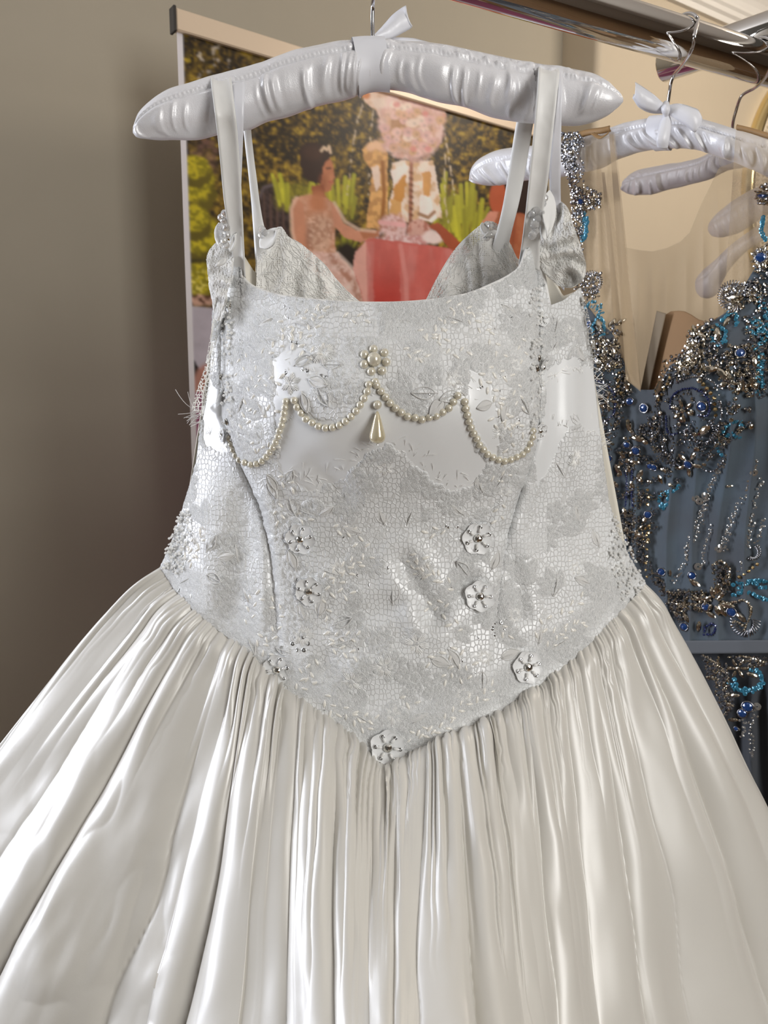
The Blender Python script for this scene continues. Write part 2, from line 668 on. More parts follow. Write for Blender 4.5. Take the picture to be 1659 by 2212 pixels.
# foliage background
n1 = fbm(PX / 46, PY / 46, 11, 5); n2 = fbm(PX / 9, PY / 9, 12, 4); n3 = noise2(PX / 5, PY / 5, 13)
f = smooth(.35, .75, .55 * n1 + .45 * n2)[..., None]
col = lin(44, 33, 12) * (1 - f) + lin(122, 96, 30) * f
lay(smooth(.60, .76, n2) * smooth(.3, .6, n1), lin(168, 140, 44))
lay(smooth(.55, .38, n2) * .75, lin(28, 20, 10))
lay(smooth(.76, .90, n3) * .5, lin(150, 116, 40))
# bright sky glints in the upper left
sky = smooth(.69, .78, fbm(PX / 11, PY / 13, 21, 3)) * smooth(360, 120, PY) * smooth(640, 400, PX)
lay(sky * .95, lin(196, 184, 170))
lay(smooth(.66, .76, fbm(PX / 14, PY / 10, 31, 3)) * smooth(470, 380, PX) * smooth(330, 200, PY), lin(178, 150, 34))
lay(smooth(150, 60, PY) * smooth(.4, .6, n1) * .7, lin(58, 46, 24))
lay(smooth(440, 520, PX) * smooth(.45, .60, n1) * smooth(230, 120, PY) * .6, lin(46, 36, 18))
lay(ell(440, 335, 30, 45, .3, 0, .5, 41) * .7, lin(120, 86, 74), c2=lin(70, 50, 38))
lay(smooth(.72, .8, n2) * ell(640, 300, 120, 60, .4), lin(176, 140, 40))
# clipped yellow bushes
for (x, y, rx, ry, sd) in ((424, 392, 40, 50, 51), (420, 360, 34, 30, 52), (428, 505, 52, 46, 53), (415, 470, 40, 34, 56), (420, 604, 52, 44, 54)):
    lay(ell(x + 4, y + 16, rx, ry, .1, 0, .18, sd, 12), lin(96, 84, 18))
    lay(ell(x, y, rx * .92, ry * .84, .2, 0, .22, sd, 12), lin(132, 122, 18), c2=lin(190, 172, 32), seed=sd + 9, sc=6)
lay(smooth(.62, .74, fbm(PX / 7, PY / 7, 58, 3)) * ell(425, 610, 45, 40, .3), lin(220, 204, 96))
lay(smooth(555, 566, PY) * smooth(575, 560, PY) * smooth(470, 440, PX), lin(24, 20, 8))
lay(ell(425, 648, 55, 12, .4, 0, .3, 61), lin(190, 150, 130), c2=lin(84, 52, 34), seed=62, sc=9)
# iron garden chair
lay(pol([(560, 420), (572, 402), (590, 398), (607, 412), (622, 425), (630, 560), (580, 570), (560, 520)], 2), lin(40, 26, 22), c2=lin(70, 54, 52), sc=6)
lay(stroke([(560, 425), (570, 405), (590, 399), (608, 415), (630, 428), (640, 425)], 3.5), lin(92, 80, 82))
for k in range(4):
    lay(stroke([(570 + 14 * k, 418 + 2 * k), (574 + 13 * k, 560)], 2.0), lin(88, 66, 58))


# spiky bright plants
def spikes(cx, cy, w, h, n, sd, c=(172, 168, 46)):
    r = np.random.RandomState(sd)
    lay(ell(cx, cy, w * .9, h * .45, .5, 0, .4, sd) * .8, lin(112, 104, 30), c2=lin(150, 140, 40), seed=sd, sc=7)
    for _ in range(n):
        x = cx + r.uniform(-w, w); y = cy + r.uniform(-.1, .5) * h
        dx = (x - cx) * .35 + r.uniform(-5, 5)
        L = h * r.uniform(.4, 1.0)
        lay(stroke([(x, y), (x + dx * .5, y - L * .55), (x + dx, y - L)], r.uniform(2.5, 5.0)) * .9, lin(*(np.array(c) * r.uniform(.78, 1.15))))


spikes(640, 425, 45, 70, 16, 71)
spikes(738, 440, 34, 70, 14, 72)
spikes(735, 540, 30, 50, 10, 73, (150, 150, 40))
spikes(1000, 480, 48, 100, 26, 74)
spikes(955, 455, 20, 80, 8, 75)
lay(ell(748, 560, 28, 36, .3, 0, .2, 76), lin(34, 24, 16))
# falling water
for xs in ([(790, 210), (772, 260), (760, 330), (750, 420)], [(808, 215), (800, 300), (796, 420)], [(955, 265), (968, 330), (982, 420)], [(962, 330), (960, 430), (968, 480)]):
    lay(stroke(xs, 2.0) * smooth(.45, .6, noise2(PX / 3, PY / 6, 77)) * .8, lin(206, 186, 160))
# fountain: basin, statue, drapery
lay(pol([(780, 206), (798, 188), (850, 182), (930, 196), (957, 222), (964, 252), (948, 264), (930, 240), (905, 300), (846, 330), (830, 300), (818, 246), (796, 226)], 3), lin(222, 192, 172), c2=lin(204, 166, 138), seed=81, sc=15)
for x, y, rr in ((790, 206, 9), (808, 192, 8), (828, 190, 8), (852, 190, 7), (925, 205, 8), (946, 226, 9), (956, 250, 8)):
    lay(ell(x, y, rr, rr * .8, .3, 0, .3, 85), lin(194, 118, 64))
lay(pol([(800, 214), (850, 206), (846, 260), (834, 300), (822, 250)], 2), lin(224, 200, 184))
lay(pol([(782, 322), (800, 308), (820, 312), (838, 330), (838, 400), (836, 492), (790, 494), (798, 430), (804, 370), (786, 345)], 2), lin(186, 136, 80), c2=lin(222, 170, 104), seed=82, sc=10)
lay(stroke([(800, 318), (812, 312), (828, 320)], 9), lin(222, 178, 142))
lay(pol([(802, 362), (818, 356), (822, 400), (812, 414)], 1), lin(232, 206, 190))
lay(stroke([(826, 350), (830, 420), (824, 490)], 4), lin(150, 92, 30))
lay(pol([(846, 352), (870, 346), (905, 350), (935, 345), (946, 400), (955, 470), (900, 480), (840, 480), (838, 440), (850, 410)], 3), lin(232, 212, 198), c2=lin(206, 168, 128), seed=83, sc=16)
for q, c in (([(852, 372), (878, 378), (874, 430), (850, 450)], (196, 136, 60)), ([(912, 372), (930, 368), (932, 420), (915, 428)], (204, 148, 84)), ([(842, 430), (866, 436), (868, 476), (846, 478)], (206, 156, 92))):
    lay(pol(q, 4, 84), lin(*c))
lay(pol([(845, 370), (875, 352), (884, 362), (858, 396), (850, 402)], 2), lin(236, 218, 210))
lay(pol([(908, 420), (928, 428), (944, 470), (935, 480), (905, 476)], 3), lin(240, 226, 220))
# ball of roses on its stem
lay(stroke([(889, 330), (887, 420), (886, 500)], 4.0), lin(160, 102, 78), .4, 91, 3)
for k in range(9):
    lay(stroke([(886, 372 + 13 * k), (890, 374 + 13 * k)], 3.2), lin(120, 72, 48))
lay(ell(890, 268, 73, 78, .10, 0, .16, 92, 16), lin(222, 188, 180), c2=lin(204, 160, 150), seed=95, sc=12)
lay(ell(884, 276, 50, 46, .45, 0, .3, 93), lin(166, 120, 78), c2=lin(206, 160, 126), seed=94, sc=10)
_r = np.random.RandomState(5)
for k in range(60):
    a, q = _r.uniform(0, 2 * PI), _r.uniform(0, 1) ** .5
    x, y = 890 + 64 * q * math.cos(a), 268 + 68 * q * math.sin(a)
    c = [(226, 186, 178), (214, 168, 164), (202, 158, 118), (232, 206, 190), (206, 160, 130)][_r.randint(5)]
    rr = _r.uniform(7, 12)
    lay(ell(x, y, rr, rr * .9, .3, 0, .2, 100 + k, 6) * .85, lin(*c))
    lay(ell(x + 1, y + 1, rr * .35, rr * .3, .5) * .6, lin(*(np.array(c) * .78)))
for x, y in ((857, 226), (918, 246), (893, 322), (925, 322)):
    lay(ell(x, y, 7, 6, .5, 0, .2, 97) * .8, lin(208, 128, 122))
# seated woman in profile with a short dark bob and a small tiara
SKIN, SKIN2 = lin(178, 112, 78), lin(150, 84, 52)
lay(ell(705, 378, 15, 35, .08, 8), SKIN)
lay(pol([(694, 345), (712, 338), (718, 360), (721, 372), (724, 384), (719, 389), (720, 398), (716, 404), (715, 412), (704, 416), (690, 405)], .5), SKIN)
lay(pol([(672, 402), (700, 398), (704, 432), (716, 446), (690, 472), (652, 440), (676, 428)], 1), SKIN2)
lay(stroke([(706, 364), (714, 363)], 2.0), lin(70, 36, 22))
lay(stroke([(712, 393), (718, 392)], 2.0), lin(168, 72, 62))
lay(pol([(646, 330), (650, 316), (664, 308), (684, 307), (704, 316), (716, 336), (712, 343), (704, 348), (698, 362), (696, 380), (692, 396), (682, 396), (668, 392), (656, 378), (648, 354)], 1.2), lin(46, 24, 16))
lay(ell(676, 330, 20, 16, .6, 20) * .6, lin(74, 44, 30))
lay(stroke([(694, 326), (700, 318), (706, 324), (711, 316), (714, 330)], 2.6), lin(216, 188, 160))
lay(pol([(632, 432), (646, 424), (672, 420), (704, 426), (722, 440), (726, 480), (722, 520), (726, 548), (690, 556), (660, 540), (636, 535), (630, 490)], 1.5), lin(190, 134, 104), c2=lin(204, 152, 126), seed=112, sc=9)
lay(ell(686, 436, 20, 24, .5) * .9, lin(186, 118, 80))
lay(ell(690, 505, 28, 42, .4), lin(178, 132, 108), c2=lin(204, 164, 140), seed=113, sc=6)
lay(pol([(628, 450), (640, 426), (655, 440), (660, 490), (664, 548), (640, 545), (630, 500)], 1), lin(198, 136, 106))
lay(pol([(714, 436), (728, 448), (742, 482), (770, 498), (812, 500), (816, 512), (780, 523), (745, 514), (722, 488)], 1), lin(202, 140, 112))
lay(pol([(775, 498), (818, 496), (820, 512), (785, 516)], 1), SKIN)
lay(pol([(660, 540), (700, 545), (728, 545), (760, 580), (800, 640), (815, 690), (700, 690), (650, 640)], 3), lin(206, 164, 150), c2=lin(226, 192, 182), seed=114, sc=10)
lay(stroke([(715, 555), (760, 610), (790, 680)], 6) * .7, lin(168, 110, 84))
lay(stroke([(640, 428), (629, 450), (631, 500), (640, 540)], 4) * .55, lin(236, 200, 178))
lay(stroke([(722, 438), (745, 478), (775, 496), (810, 500)], 3.5) * .55, lin(238, 206, 186))
lay(stroke([(728, 548), (762, 582), (802, 642)], 5) * .5, lin(240, 216, 204))
lay(stroke([(652, 430), (668, 424)], 6) * .5, lin(206, 150, 118))
lay(ell(716, 384, 5, 9, .6) * .5, lin(206, 140, 100))
lay(ell(697, 392, 9, 16, .6) * .5, lin(132, 72, 44))
lay(ell(668, 520, 8, 40, .6) * .5, lin(148, 96, 74))
lay(smooth(.58, .72, fbm(PX / 5, PY / 5, 119, 3)) * pol([(665, 470), (722, 470), (726, 545), (668, 545)]) * .7, lin(226, 188, 166))
lay(smooth(.56, .70, fbm(PX / 6, PY / 9, 118, 3)) * pol([(660, 548), (728, 548), (815, 690), (700, 690)]) * .6, lin(236, 210, 200))
# tea set
lay(ell(850, 490, 30, 28, .2, 0, .3, 121, 9), lin(224, 190, 188), c2=lin(192, 138, 128), seed=122, sc=7)
lay(ell(905, 500, 26, 26, .15, 0, .1, 123), lin(206, 160, 148), c2=lin(176, 112, 96), seed=124, sc=8)
lay(ell(880, 518, 70, 10, .3, 0, .3, 125, 8), lin(226, 200, 200), c2=lin(196, 140, 136), seed=126, sc=6)
lay(stroke([(822, 480), (872, 486)], 5), lin(226, 170, 170))
lay(ell(935, 512, 22, 14, .3, 0, .3, 127), lin(232, 210, 206))
lay(stroke([(905, 462), (925, 470), (938, 458)], 4), lin(160, 122, 92))
# pink table cloth
lay(pol([(790, 520), (800, 514), (870, 522), (968, 536), (985, 540), (985, 700), (800, 700), (776, 620), (762, 580), (768, 545)], 1), lin(196, 98, 90))
lay(pol([(762, 580), (768, 545), (790, 520), (800, 560), (796, 640), (812, 700), (800, 700), (778, 620)], 2), lin(220, 164, 152))
lay((pol([(790, 520), (985, 540), (985, 700), (795, 700)], 1)) * smooth(.35, .65, fbm(PX / 16, PY / 130, 131, 3)) * .8, lin(200, 122, 116))
lay(pol([(800, 540), (860, 540), (870, 700), (812, 700)], 4) * smooth(540, 660, PY) * .7, lin(180, 44, 34))
lay(stroke([(865, 530), (876, 600), (880, 690)], 5) * .5, lin(222, 156, 150))
# second seated person, seen from behind
lay(ell(1085, 428, 28, 44, .1), lin(168, 80, 48))
lay(pol([(1080, 380), (1150, 372), (1160, 470), (1120, 470), (1104, 440)], 2), lin(40, 22, 16))
lay(pol([(1045, 475), (1064, 456), (1096, 462), (1130, 460), (1180, 500), (1190, 690), (1080, 690), (1068, 560)], 2), lin(160, 96, 66), c2=lin(150, 82, 54), seed=133, sc=30)
lay(stroke([(1112, 470), (1104, 560), (1098, 680)], 4) * .5, lin(120, 58, 36))
lay(pol([(1040, 482), (1058, 456), (1076, 458), (1062, 500), (1058, 540), (1044, 520)], 2), lin(196, 132, 112))
lay(pol([(924, 488), (946, 480), (966, 496), (990, 520), (1040, 560), (1030, 580), (970, 536), (944, 502)], 1), lin(158, 76, 46))
# lower part: lilac white, dark wedge, skin tone and rose panel
low = smooth(658, 663, PY - (PX - 405) * .10)
lay(low, lin(178, 170, 180))
lay(low * pol([(414, 838), (416, 768), (470, 880), (520, 930), (480, 940), (430, 850)], 1), lin(14, 12, 12))
lay(low * ell(462, 850, 44, 66, .1, -14), lin(176, 126, 112))
lay(low * pol([(400, 846), (440, 848), (470, 890), (700, 900), (1250, 1000), (1250, 2600), (400, 2600)], 1), lin(152, 92, 122))
lay(low * smooth(900, 1050, PY) * pol([(400, 846), (1250, 1000), (1250, 2600), (400, 2600)]) * .6, lin(132, 74, 100))
lay(low * stroke([(404, 735), (412, 733)], 3), lin(120, 96, 60))
# white border along the left edge
lay((1 - smooth(.0085, .0100, S)), lin(214, 210, 214))
for _ in range(2):                              # soft focus of the printed photograph
    c2 = col.copy()
    c2[1:-1, 1:-1] = (col[:-2, 1:-1] + col[2:, 1:-1] + col[1:-1, :-2] + col[1:-1, 2:] + 2 * col[1:-1, 1:-1]) / 6
    col = c2
col *= (.86 + .28 * fbm(PX / 24, PY / 24, 140, 4))[..., None]
lay((1 - smooth(.0085, .0100, S)), lin(214, 210, 214))
col = np.clip(col * 1.15, 0, .9)

me = mesh('print', G.reshape(-1, 3), grid_faces(*PX.shape), None, False)
a = me.color_attributes.new('print', 'FLOAT_COLOR', 'POINT')
a.data.foreach_set('color', np.concatenate([col, np.ones(col.shape[:2] + (1,))], -1).astype(np.float32).ravel())
M_PRINT = mat('banner_print', (.5, .5, .5), .38, 0, .35)
_t = NT(M_PRINT)
_t.l(_t.n('ShaderNodeVertexColor', layer_name='print').outputs[0], _t.b.inputs['Base Color'])
me.materials.append(M_PRINT)
new_obj('print', me, banner)

# ------------------------------------------------------------------ round mirror on the right-hand wall
M_RIM = mat('beaded_rim', (.66, .58, .46), .5, 0, .4)
M_GOLD = mat('gold_edge', (.80, .66, .36), .18, 1.0)
M_MIRROR = mat('mirror_glass', (.85, .85, .83), .03, 1.0)
ms, mz = wall_s(1757, 430, PIL_H)
mirror = thing('round_mirror', 'large round mirror with woven cream rim on the beige wall behind the blue dress', 'mirror', wallpt(ms, PIL_H, mz))
RA = .385


def mpt(r, a, h):
    return wallpt(ms + r * math.cos(a), PIL_H + h, mz + r * math.sin(a))


def ring(name, prof, m, n=96):
    V = [mpt(r, 2 * PI * k / n, h) for k in range(n) for r, h in prof]
    F = [tuple(f) for f in grid_faces(n, len(prof))]
    q = len(prof)
    F += [((n - 1) * q + j, (n - 1) * q + j + 1, j + 1, j) for j in range(q - 1)]
    return new_obj(name, mesh(name, V, F, m), mirror)


ring('outer_band', [(RA, 0.001), (RA, .03), (RA - .012, .036), (RA - .02, .03)], M_GOLD)
ring('woven_rim', [(RA - .02, .028)] + [(RA - .02 - .09 * k / 8, .028 + .014 * math.sin(PI * k / 8)) for k in range(1, 9)], M_RIM)
ring('inner_band', [(RA - .11, .026), (RA - .113, .036), (RA - .13, .030), (RA - .14, .006)], M_GOLD)
V = [mpt(0, 0, .006)] + [mpt(RA - .135, 2 * PI * k / 64, .006) for k in range(64)]
new_obj('glass', mesh('glass', V, [(0, 1 + k, 1 + (k + 1) % 64) for k in range(64)], M_MIRROR, False), mirror)
bm_ = bmesh.new(); bmesh.ops.create_icosphere(bm_, subdivisions=1, radius=.006)
_me = bpy.data.meshes.new('rim_bead'); bm_.to_mesh(_me); bm_.free(); _me.materials.append(M_RIM)
mb = MB()
_bv = [v.co.copy() for v in _me.vertices]; _bf = [tuple(p.vertices) for p in _me.polygons]
for j in range(6):
    r = RA - .030 - .014 * j
    nn = int(2 * PI * r / .0125)
    for k in range(nn):
        c = Vector(mpt(r, 2 * PI * (k + .5 * (j % 2)) / nn, .030 + .014 * math.sin(PI * (j + .5) / 6)))
        mb.add([c + v for v in _bv], _bf)
tag(mb.build('rim_beading', M_RIM, mirror), kind='stuff')

# ------------------------------------------------------------------ clothes rack: chrome rail, cross tube
RA0 = np.array([.232, .756, CAM[2] + .337]); RDIR = np.array([.157, .081, 0.0]); RDIR /= np.linalg.norm(RDIR)
RPER = np.array([-RDIR[1], RDIR[0], 0.0])      # away from the camera
RR = .019


def cyl_obj(name, a, b, r, m, parent=None, seg=48, rings=2, rim=0.0):
    a = np.asarray(a, float); b = np.asarray(b, float)
    L = np.linalg.norm(b - a); u = (b - a) / L
    ts = [0, .0015, L - .0015, L]
    pts = [a + u * t for t in ts]
    V, F = tube_geo(pts, [r - .0012, r, r, r - .0012], seg)
    o = new_obj(name, mesh(name, V, F, m), parent)
    md = o.modifiers.new('edges', 'EDGE_SPLIT'); md.split_angle = math.radians(50)
    return o


rack = thing('clothes_rack', 'chrome tube clothes rack with all the dresses hanging from its rail', 'rack', (RA0[0] - RDIR[0] * .1, RA0[1] - RDIR[1] * .1, 0))
cyl_obj('rail', RA0 - RDIR * .75, RA0 + RDIR * .85, RR, M_CHROME, rack)
# cross tube resting on top of the rail, its near end out of frame on the right
_ca = np.array(P(1432, 142, .915)); _cb = np.array(P(1659, 62, .832))
_cb = _ca + (_cb - _ca) * 2.3; _cb[2] = _ca[2]
cyl_obj('cross_tube', _ca, _cb, .0172, M_CHROME, rack)
for k, s in enumerate((-.72, .80)):
    q = RA0 + RDIR * s
    cyl_obj('upright', (q[0], q[1], 0), (q[0], q[1], q[2] - RR + .002), .016, M_CHROME, rack)


def rail_x(px):
    """Point on the rail's axis seen at image column px."""
    best = min(np.linspace(-.75, .85, 1601), key=lambda s: abs(proj_px(RA0 + RDIR * s)[0] - px))
    return RA0 + RDIR * best


def hook_path(axis, tip_deg, rad, stem):
    """Hook bent over the rail: tip behind the rail, over the top, down the front, then through the stem points."""
    arc = []
    for a in np.radians(np.linspace(tip_deg, 28, 26)):
        # 0 deg is the front of the rail, 90 the top, 180 the back
        arc.append(axis - RPER * rad * math.cos(a) + np.array([0, 0, rad * math.sin(a)]))
    return smooth_curve(np.vstack([arc, stem]), 120)


# ------------------------------------------------------------------ padded hangers
def padded_hanger(label, top, bot, Yp, group=None, seed=0, wrap=None, hook=None, flat=.82, gather=1.0, base=None, mat_=None, n=420, m=72):
    T = smooth_curve(top, n); B = smooth_curve(bot, n)
    u = np.linspace(0, 1, n)
    xs = (T[:, 0] + B[:, 0]) / 2
    Yc = np.interp(xs, [q[0] for q in Yp], [q[1] for q in Yp])
    PT, PB = P(T[:, 0], T[:, 1], Yc), P(B[:, 0], B[:, 1], Yc)
    C = (PT + PB) / 2; A = (PT - PB) / 2
    r = np.linalg.norm(A, axis=1)
    tan = np.gradient(C, axis=0); tan /= np.linalg.norm(tan, axis=1)[:, None]
    Bv = np.cross(tan, A); Bv /= np.linalg.norm(Bv, axis=1)[:, None] + 1e-9
    Bv *= np.where(Bv[:, 1] > 0, -1, 1)[:, None]            # towards the camera
    L = np.concatenate([[0], np.cumsum(np.linalg.norm(np.diff(C, axis=0), axis=1))])
    th = np.linspace(0, 2 * PI, m, endpoint=False)          # 0 = top, 90 deg = front
    Lg, Th = np.meshgrid(L, th, indexing='ij')
    low = smooth(math.radians(62), math.radians(76), Th) * smooth(math.radians(262), math.radians(205), Th)
    up = smooth(math.radians(64), math.radians(30), Th)
    Ls = Lg + .004 * np.sin(Th * 2.1 + 6 * noise2(Lg * 18, 0 * Lg, seed)) + .010 * (noise2(Lg * 16, Th * 0, seed + 9) - .5) * (Th - 1.3)
    rid = np.zeros_like(Lg)
    for q_, (fq, wt) in enumerate(((34, 1.0), (58, .8), (95, .55))):
        ph = Ls * fq + 2.2 * noise2(Lg * 20, 0 * Lg, seed + 20 + q_)
        c_ = np.floor(ph); f_ = ph - c_
        on = _hash(c_, c_ * 0, seed + 30 + q_)
        a0 = math.radians(70) + _hash(c_, c_ * 0 + 1, seed + 30 + q_) * .5          # where each pleat starts
        ln = .5 + 1.0 * _hash(c_, c_ * 0 + 2, seed + 30 + q_)
        rid += wt * np.maximum(0, on - .35) * np.sin(PI * f_) ** 9 * smooth(a0 - .25, a0 + .12, Th) * smooth(a0 + ln + .5, a0 + ln * .5, Th)
    dr = gather * .0078 * rid
    dr += gather * .0042 * (noise2(Lg * 42, Th * 1.1, seed + 3) - .5) * low
    g2 = noise2(Lg * 230, Th * 7, seed + 4) - .5
    cl = smooth(.45, .65, noise2(Lg * 22, 0 * Lg, seed + 8))
    dr += gather * .0040 * g2 * cl * smooth(math.radians(22), math.radians(45), Th) * smooth(math.radians(74), math.radians(60), Th)
    dr += gather * .0020 * (noise2(Lg * 60, Th * 2, seed + 5) - .5) * up
    dr += -.0022 * np.exp(-((Th - math.radians(66)) / .06) ** 2)                   # seam
    dr += -.0008 * np.exp(-((Th - math.radians(60)) / .05) ** 2) * (np.sin(Lg * 2 * PI * 300) > 0)
    sc = np.minimum(1, r / .010)[:, None]
    R1 = r[:, None] + dr * sc; R2 = r[:, None] * flat + dr * sc
    ah = A / (r[:, None] + 1e-9)
    G = C[:, None] + ah[:, None] * (R1 * np.cos(Th))[..., None] + Bv[:, None] * (R2 * np.sin(Th))[..., None]
    V = G.reshape(-1, 3); F = grid_faces(n, m, True)
    F = [tuple(f) for f in F] + [tuple(range(m))[::-1], tuple((n - 1) * m + k for k in range(m))]
    root = thing('padded_hanger', label, 'hanger', tuple(C[n // 2] - np.array([0, 0, r[n // 2]])), group)
    new_obj('padding', mesh('padding', V, F, mat_ or M_HANGSAT), root)
    if wrap:
        x0, x1 = wrap
        i0, i1 = np.argmin(abs(C_px(C) - x0)), np.argmin(abs(C_px(C) - x1))
        q = np.linspace(i0, i1, 9)
        W_ = []
        for v in q:
            i = int(round(v))
            a = np.linspace(0, 2 * PI, 40, endpoint=False)
            W_.append(C[i] + ah[i] * ((r[i] * 1.0 + .0016) * np.cos(a))[:, None] + Bv[i] * ((r[i] * flat + .0022) * np.sin(a))[:, None])
        W_ = np.array(W_)
        new_obj('ribbon_wrap', mesh('ribbon_wrap', W_.reshape(-1, 3), grid_faces(len(W_), 40, True), M_RIBBON), root)
    if hook is not None:
        tube('hook', hook, .0016 if base is None else base, M_WIRE, root, 10)
    return root, C, A, Bv


def C_px(C):
    return proj_px(C)[0]


# hanger of the white gown
HG_TOP = [(288, 272), (300, 243), (325, 218), (352, 203), (400, 184), (455, 168), (520, 152), (560, 140), (600, 122), (680, 101), (767, 88), (805, 86), (850, 88), (940, 97), (1050, 118), (1165, 142), (1215, 147), (1270, 158), (1312, 178), (1338, 200), (1346, 212)]
HG_BOT = [(287, 288), (298, 299), (330, 304), (365, 304), (420, 298), (465, 291), (525, 283), (545, 279), (580, 262), (620, 250), (700, 226), (767, 205), (805, 192), (850, 194), (900, 204), (1000, 233), (1115, 262), (1170, 266), (1225, 268), (1270, 262), (1310, 250), (1335, 232), (1346, 220)]
_ax = rail_x(800)
_st = [P(822, -75, .598), P(818, -45, .604), P(809, -12, .622), P(805, 20, .634), P(805, 92, .636)]
hg1, HC, HA, HB = padded_hanger('large white satin padded hanger holding up the white lace gown', HG_TOP, HG_BOT,
                     [(280, .612), (480, .628), (800, .636), (1150, .640), (1350, .628)], 'padded hangers on the rail', 3, (767, 836),
                     hook_path(_ax, 205, RR + .0022, np.array(_st)), .80)
ribbon('bow_tail', [(802, 83, 812, 92, .640), (822, 62, 845, 84, .643), (845, 36, 868, 72, .646), (864, 20, 886, 62, .648), (877, 12, 891, 56, .647)], M_RIBBON, hg1, 40, 9, .0006, .004)
ribbon('bow_tail', [(815, 88, 815, 98, .652), (850, 82, 850, 100, .656), (890, 83, 885, 108, .658), (928, 92, 915, 116, .660)], M_RIBBON, hg1, 40, 7, .0006, .003)
ribbon('bow_tail', [(786, 184, 800, 184, .650), (778, 194, 794, 194, .652), (775, 208, 778, 212, .653)], M_RIBBON, hg1, 24, 5, .0006, .002)

# hanger of the blue dress
_ax2 = rail_x(1472)
H2_TOP = [(1014, 386), (1020, 362), (1040, 340), (1070, 325), (1110, 318), (1160, 314), (1230, 303), (1290, 286), (1330, 272), (1380, 258), (1435, 251), (1500, 254), (1560, 270), (1620, 290), (1700, 318), (1780, 350), (1830, 385)]
H2_BOT = [(1013, 390), (1024, 396), (1050, 399), (1080, 398), (1120, 394), (1170, 388), (1240, 378), (1295, 362), (1335, 342), (1390, 328), (1438, 322), (1500, 326), (1560, 346), (1620, 366), (1700, 396), (1780, 410), (1830, 392)]
_st = [P(1501, 72, .742), P(1498, 96, .746), P(1488, 120, .757), P(1473, 142, .778), P(1456, 162, .80), P(1449, 180, .805), P(1446, 200, .81), P(1442, 232, .815), P(1441, 258, .82)]
hg2, _, _, _ = padded_hanger('white satin padded hanger with a white bow, carrying the beaded blue dress', H2_TOP, H2_BOT,
                    [(1010, .985), (1240, .90), (1435, .825), (1620, .775), (1830, .73)], 'padded hangers on the rail', 23, (1412, 1444),
                    hook_path(_ax2, 200, RR + .0022, np.array(_st)), .8, 1.15)
ribbon('bow_loop', [(1436, 228, 1434, 244, .798), (1412, 205, 1408, 240, .792), (1385, 186, 1385, 230, .79), (1372, 178, 1368, 214, .79)], M_RIBBON, hg2, 36, 9, .0006, .004)
ribbon('bow_loop', [(1368, 204, 1366, 212, .795), (1390, 214, 1380, 232, .795), (1415, 224, 1405, 244, .797), (1434, 232, 1432, 246, .80)], M_RIBBON, hg2, 30, 7, .0006, .002)
ribbon('bow_loop', [(1442, 228, 1440, 244, .798), (1465, 224, 1452, 252, .79), (1490, 230, 1482, 272, .785), (1506, 236, 1500, 286, .785), (1511, 246, 1504, 278, .788)], M_RIBBON, hg2, 36, 9, .0006, .004)
ribbon('bow_knot', [(1430, 226, 1445, 224, .795), (1429, 236, 1447, 236, .788), (1433, 248, 1444, 248, .795)], M_RIBBON, hg2, 16, 7, .0012, .003)
ribbon('ribbon_end', [(1433, 246, 1445, 246, .795), (1424, 270, 1450, 268, .793), (1418, 300, 1446, 300, .792), (1420, 318, 1442, 320, .797)], M_RIBBON, hg2, 24, 7, .0006, .002)

# hanger behind it
M_HANG3 = satin('shaded_hanger_satin', (.46, .42, .41), .34, .6, .2)  # hanger satin darkened; the shade behind the front hanger is in this colour
_ax3 = rail_x(1632)
H3_TOP = [(1344, 403), (1352, 386), (1375, 370), (1410, 361), (1460, 352), (1520, 338), (1580, 300), (1660, 292), (1740, 310), (1830, 360), (1880, 400)]
H3_BOT = [(1344, 409), (1356, 419), (1380, 421), (1420, 416), (1470, 402), (1525, 388), (1580, 368), (1660, 356), (1740, 380), (1830, 418), (1880, 404)]
_st = [P(1667, 120, .782), P(1664, 146, .792), P(1650, 172, .815), P(1630, 190, .840), P(1608, 202, .855), P(1599, 212, .86), P(1592, 232, .87), P(1584, 262, .88), P(1582, 290, .90), P(1584, 325, .93)]
hg3, _, _, _ = padded_hanger('padded hanger, its satin toned down for shade, directly behind the blue dress hanger, only one arm showing', H3_TOP, H3_BOT,
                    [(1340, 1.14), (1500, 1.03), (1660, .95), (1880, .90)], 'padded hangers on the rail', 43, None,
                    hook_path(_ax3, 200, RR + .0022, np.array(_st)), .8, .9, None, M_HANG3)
H4_TOP = [(1530, 494), (1536, 478), (1560, 452), (1600, 424), (1650, 398), (1700, 380), (1760, 400), (1860, 470)]
H4_BOT = [(1530, 499), (1542, 511), (1565, 512), (1600, 500), (1650, 466), (1700, 442), (1760, 458), (1860, 480)]
_q = rail_x(1760)
hg4, _, _, _ = padded_hanger('upper hanger arm, its satin toned down for shade, showing through the nude tulle at the far right', H4_TOP, H4_BOT,
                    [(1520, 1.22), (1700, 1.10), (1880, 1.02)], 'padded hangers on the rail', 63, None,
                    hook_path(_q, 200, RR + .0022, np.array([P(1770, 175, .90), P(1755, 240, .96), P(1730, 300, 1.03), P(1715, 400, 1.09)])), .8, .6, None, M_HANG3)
H5_TOP = [(1503, 616), (1508, 598), (1525, 578), (1552, 556), (1585, 528), (1620, 503), (1660, 480), (1720, 462), (1800, 480), (1900, 560)]
H5_BOT = [(1503, 622), (1514, 640), (1532, 644), (1548, 634), (1556, 612), (1572, 580), (1610, 540), (1660, 512), (1720, 500), (1800, 520), (1900, 572)]
_q = rail_x(1880)
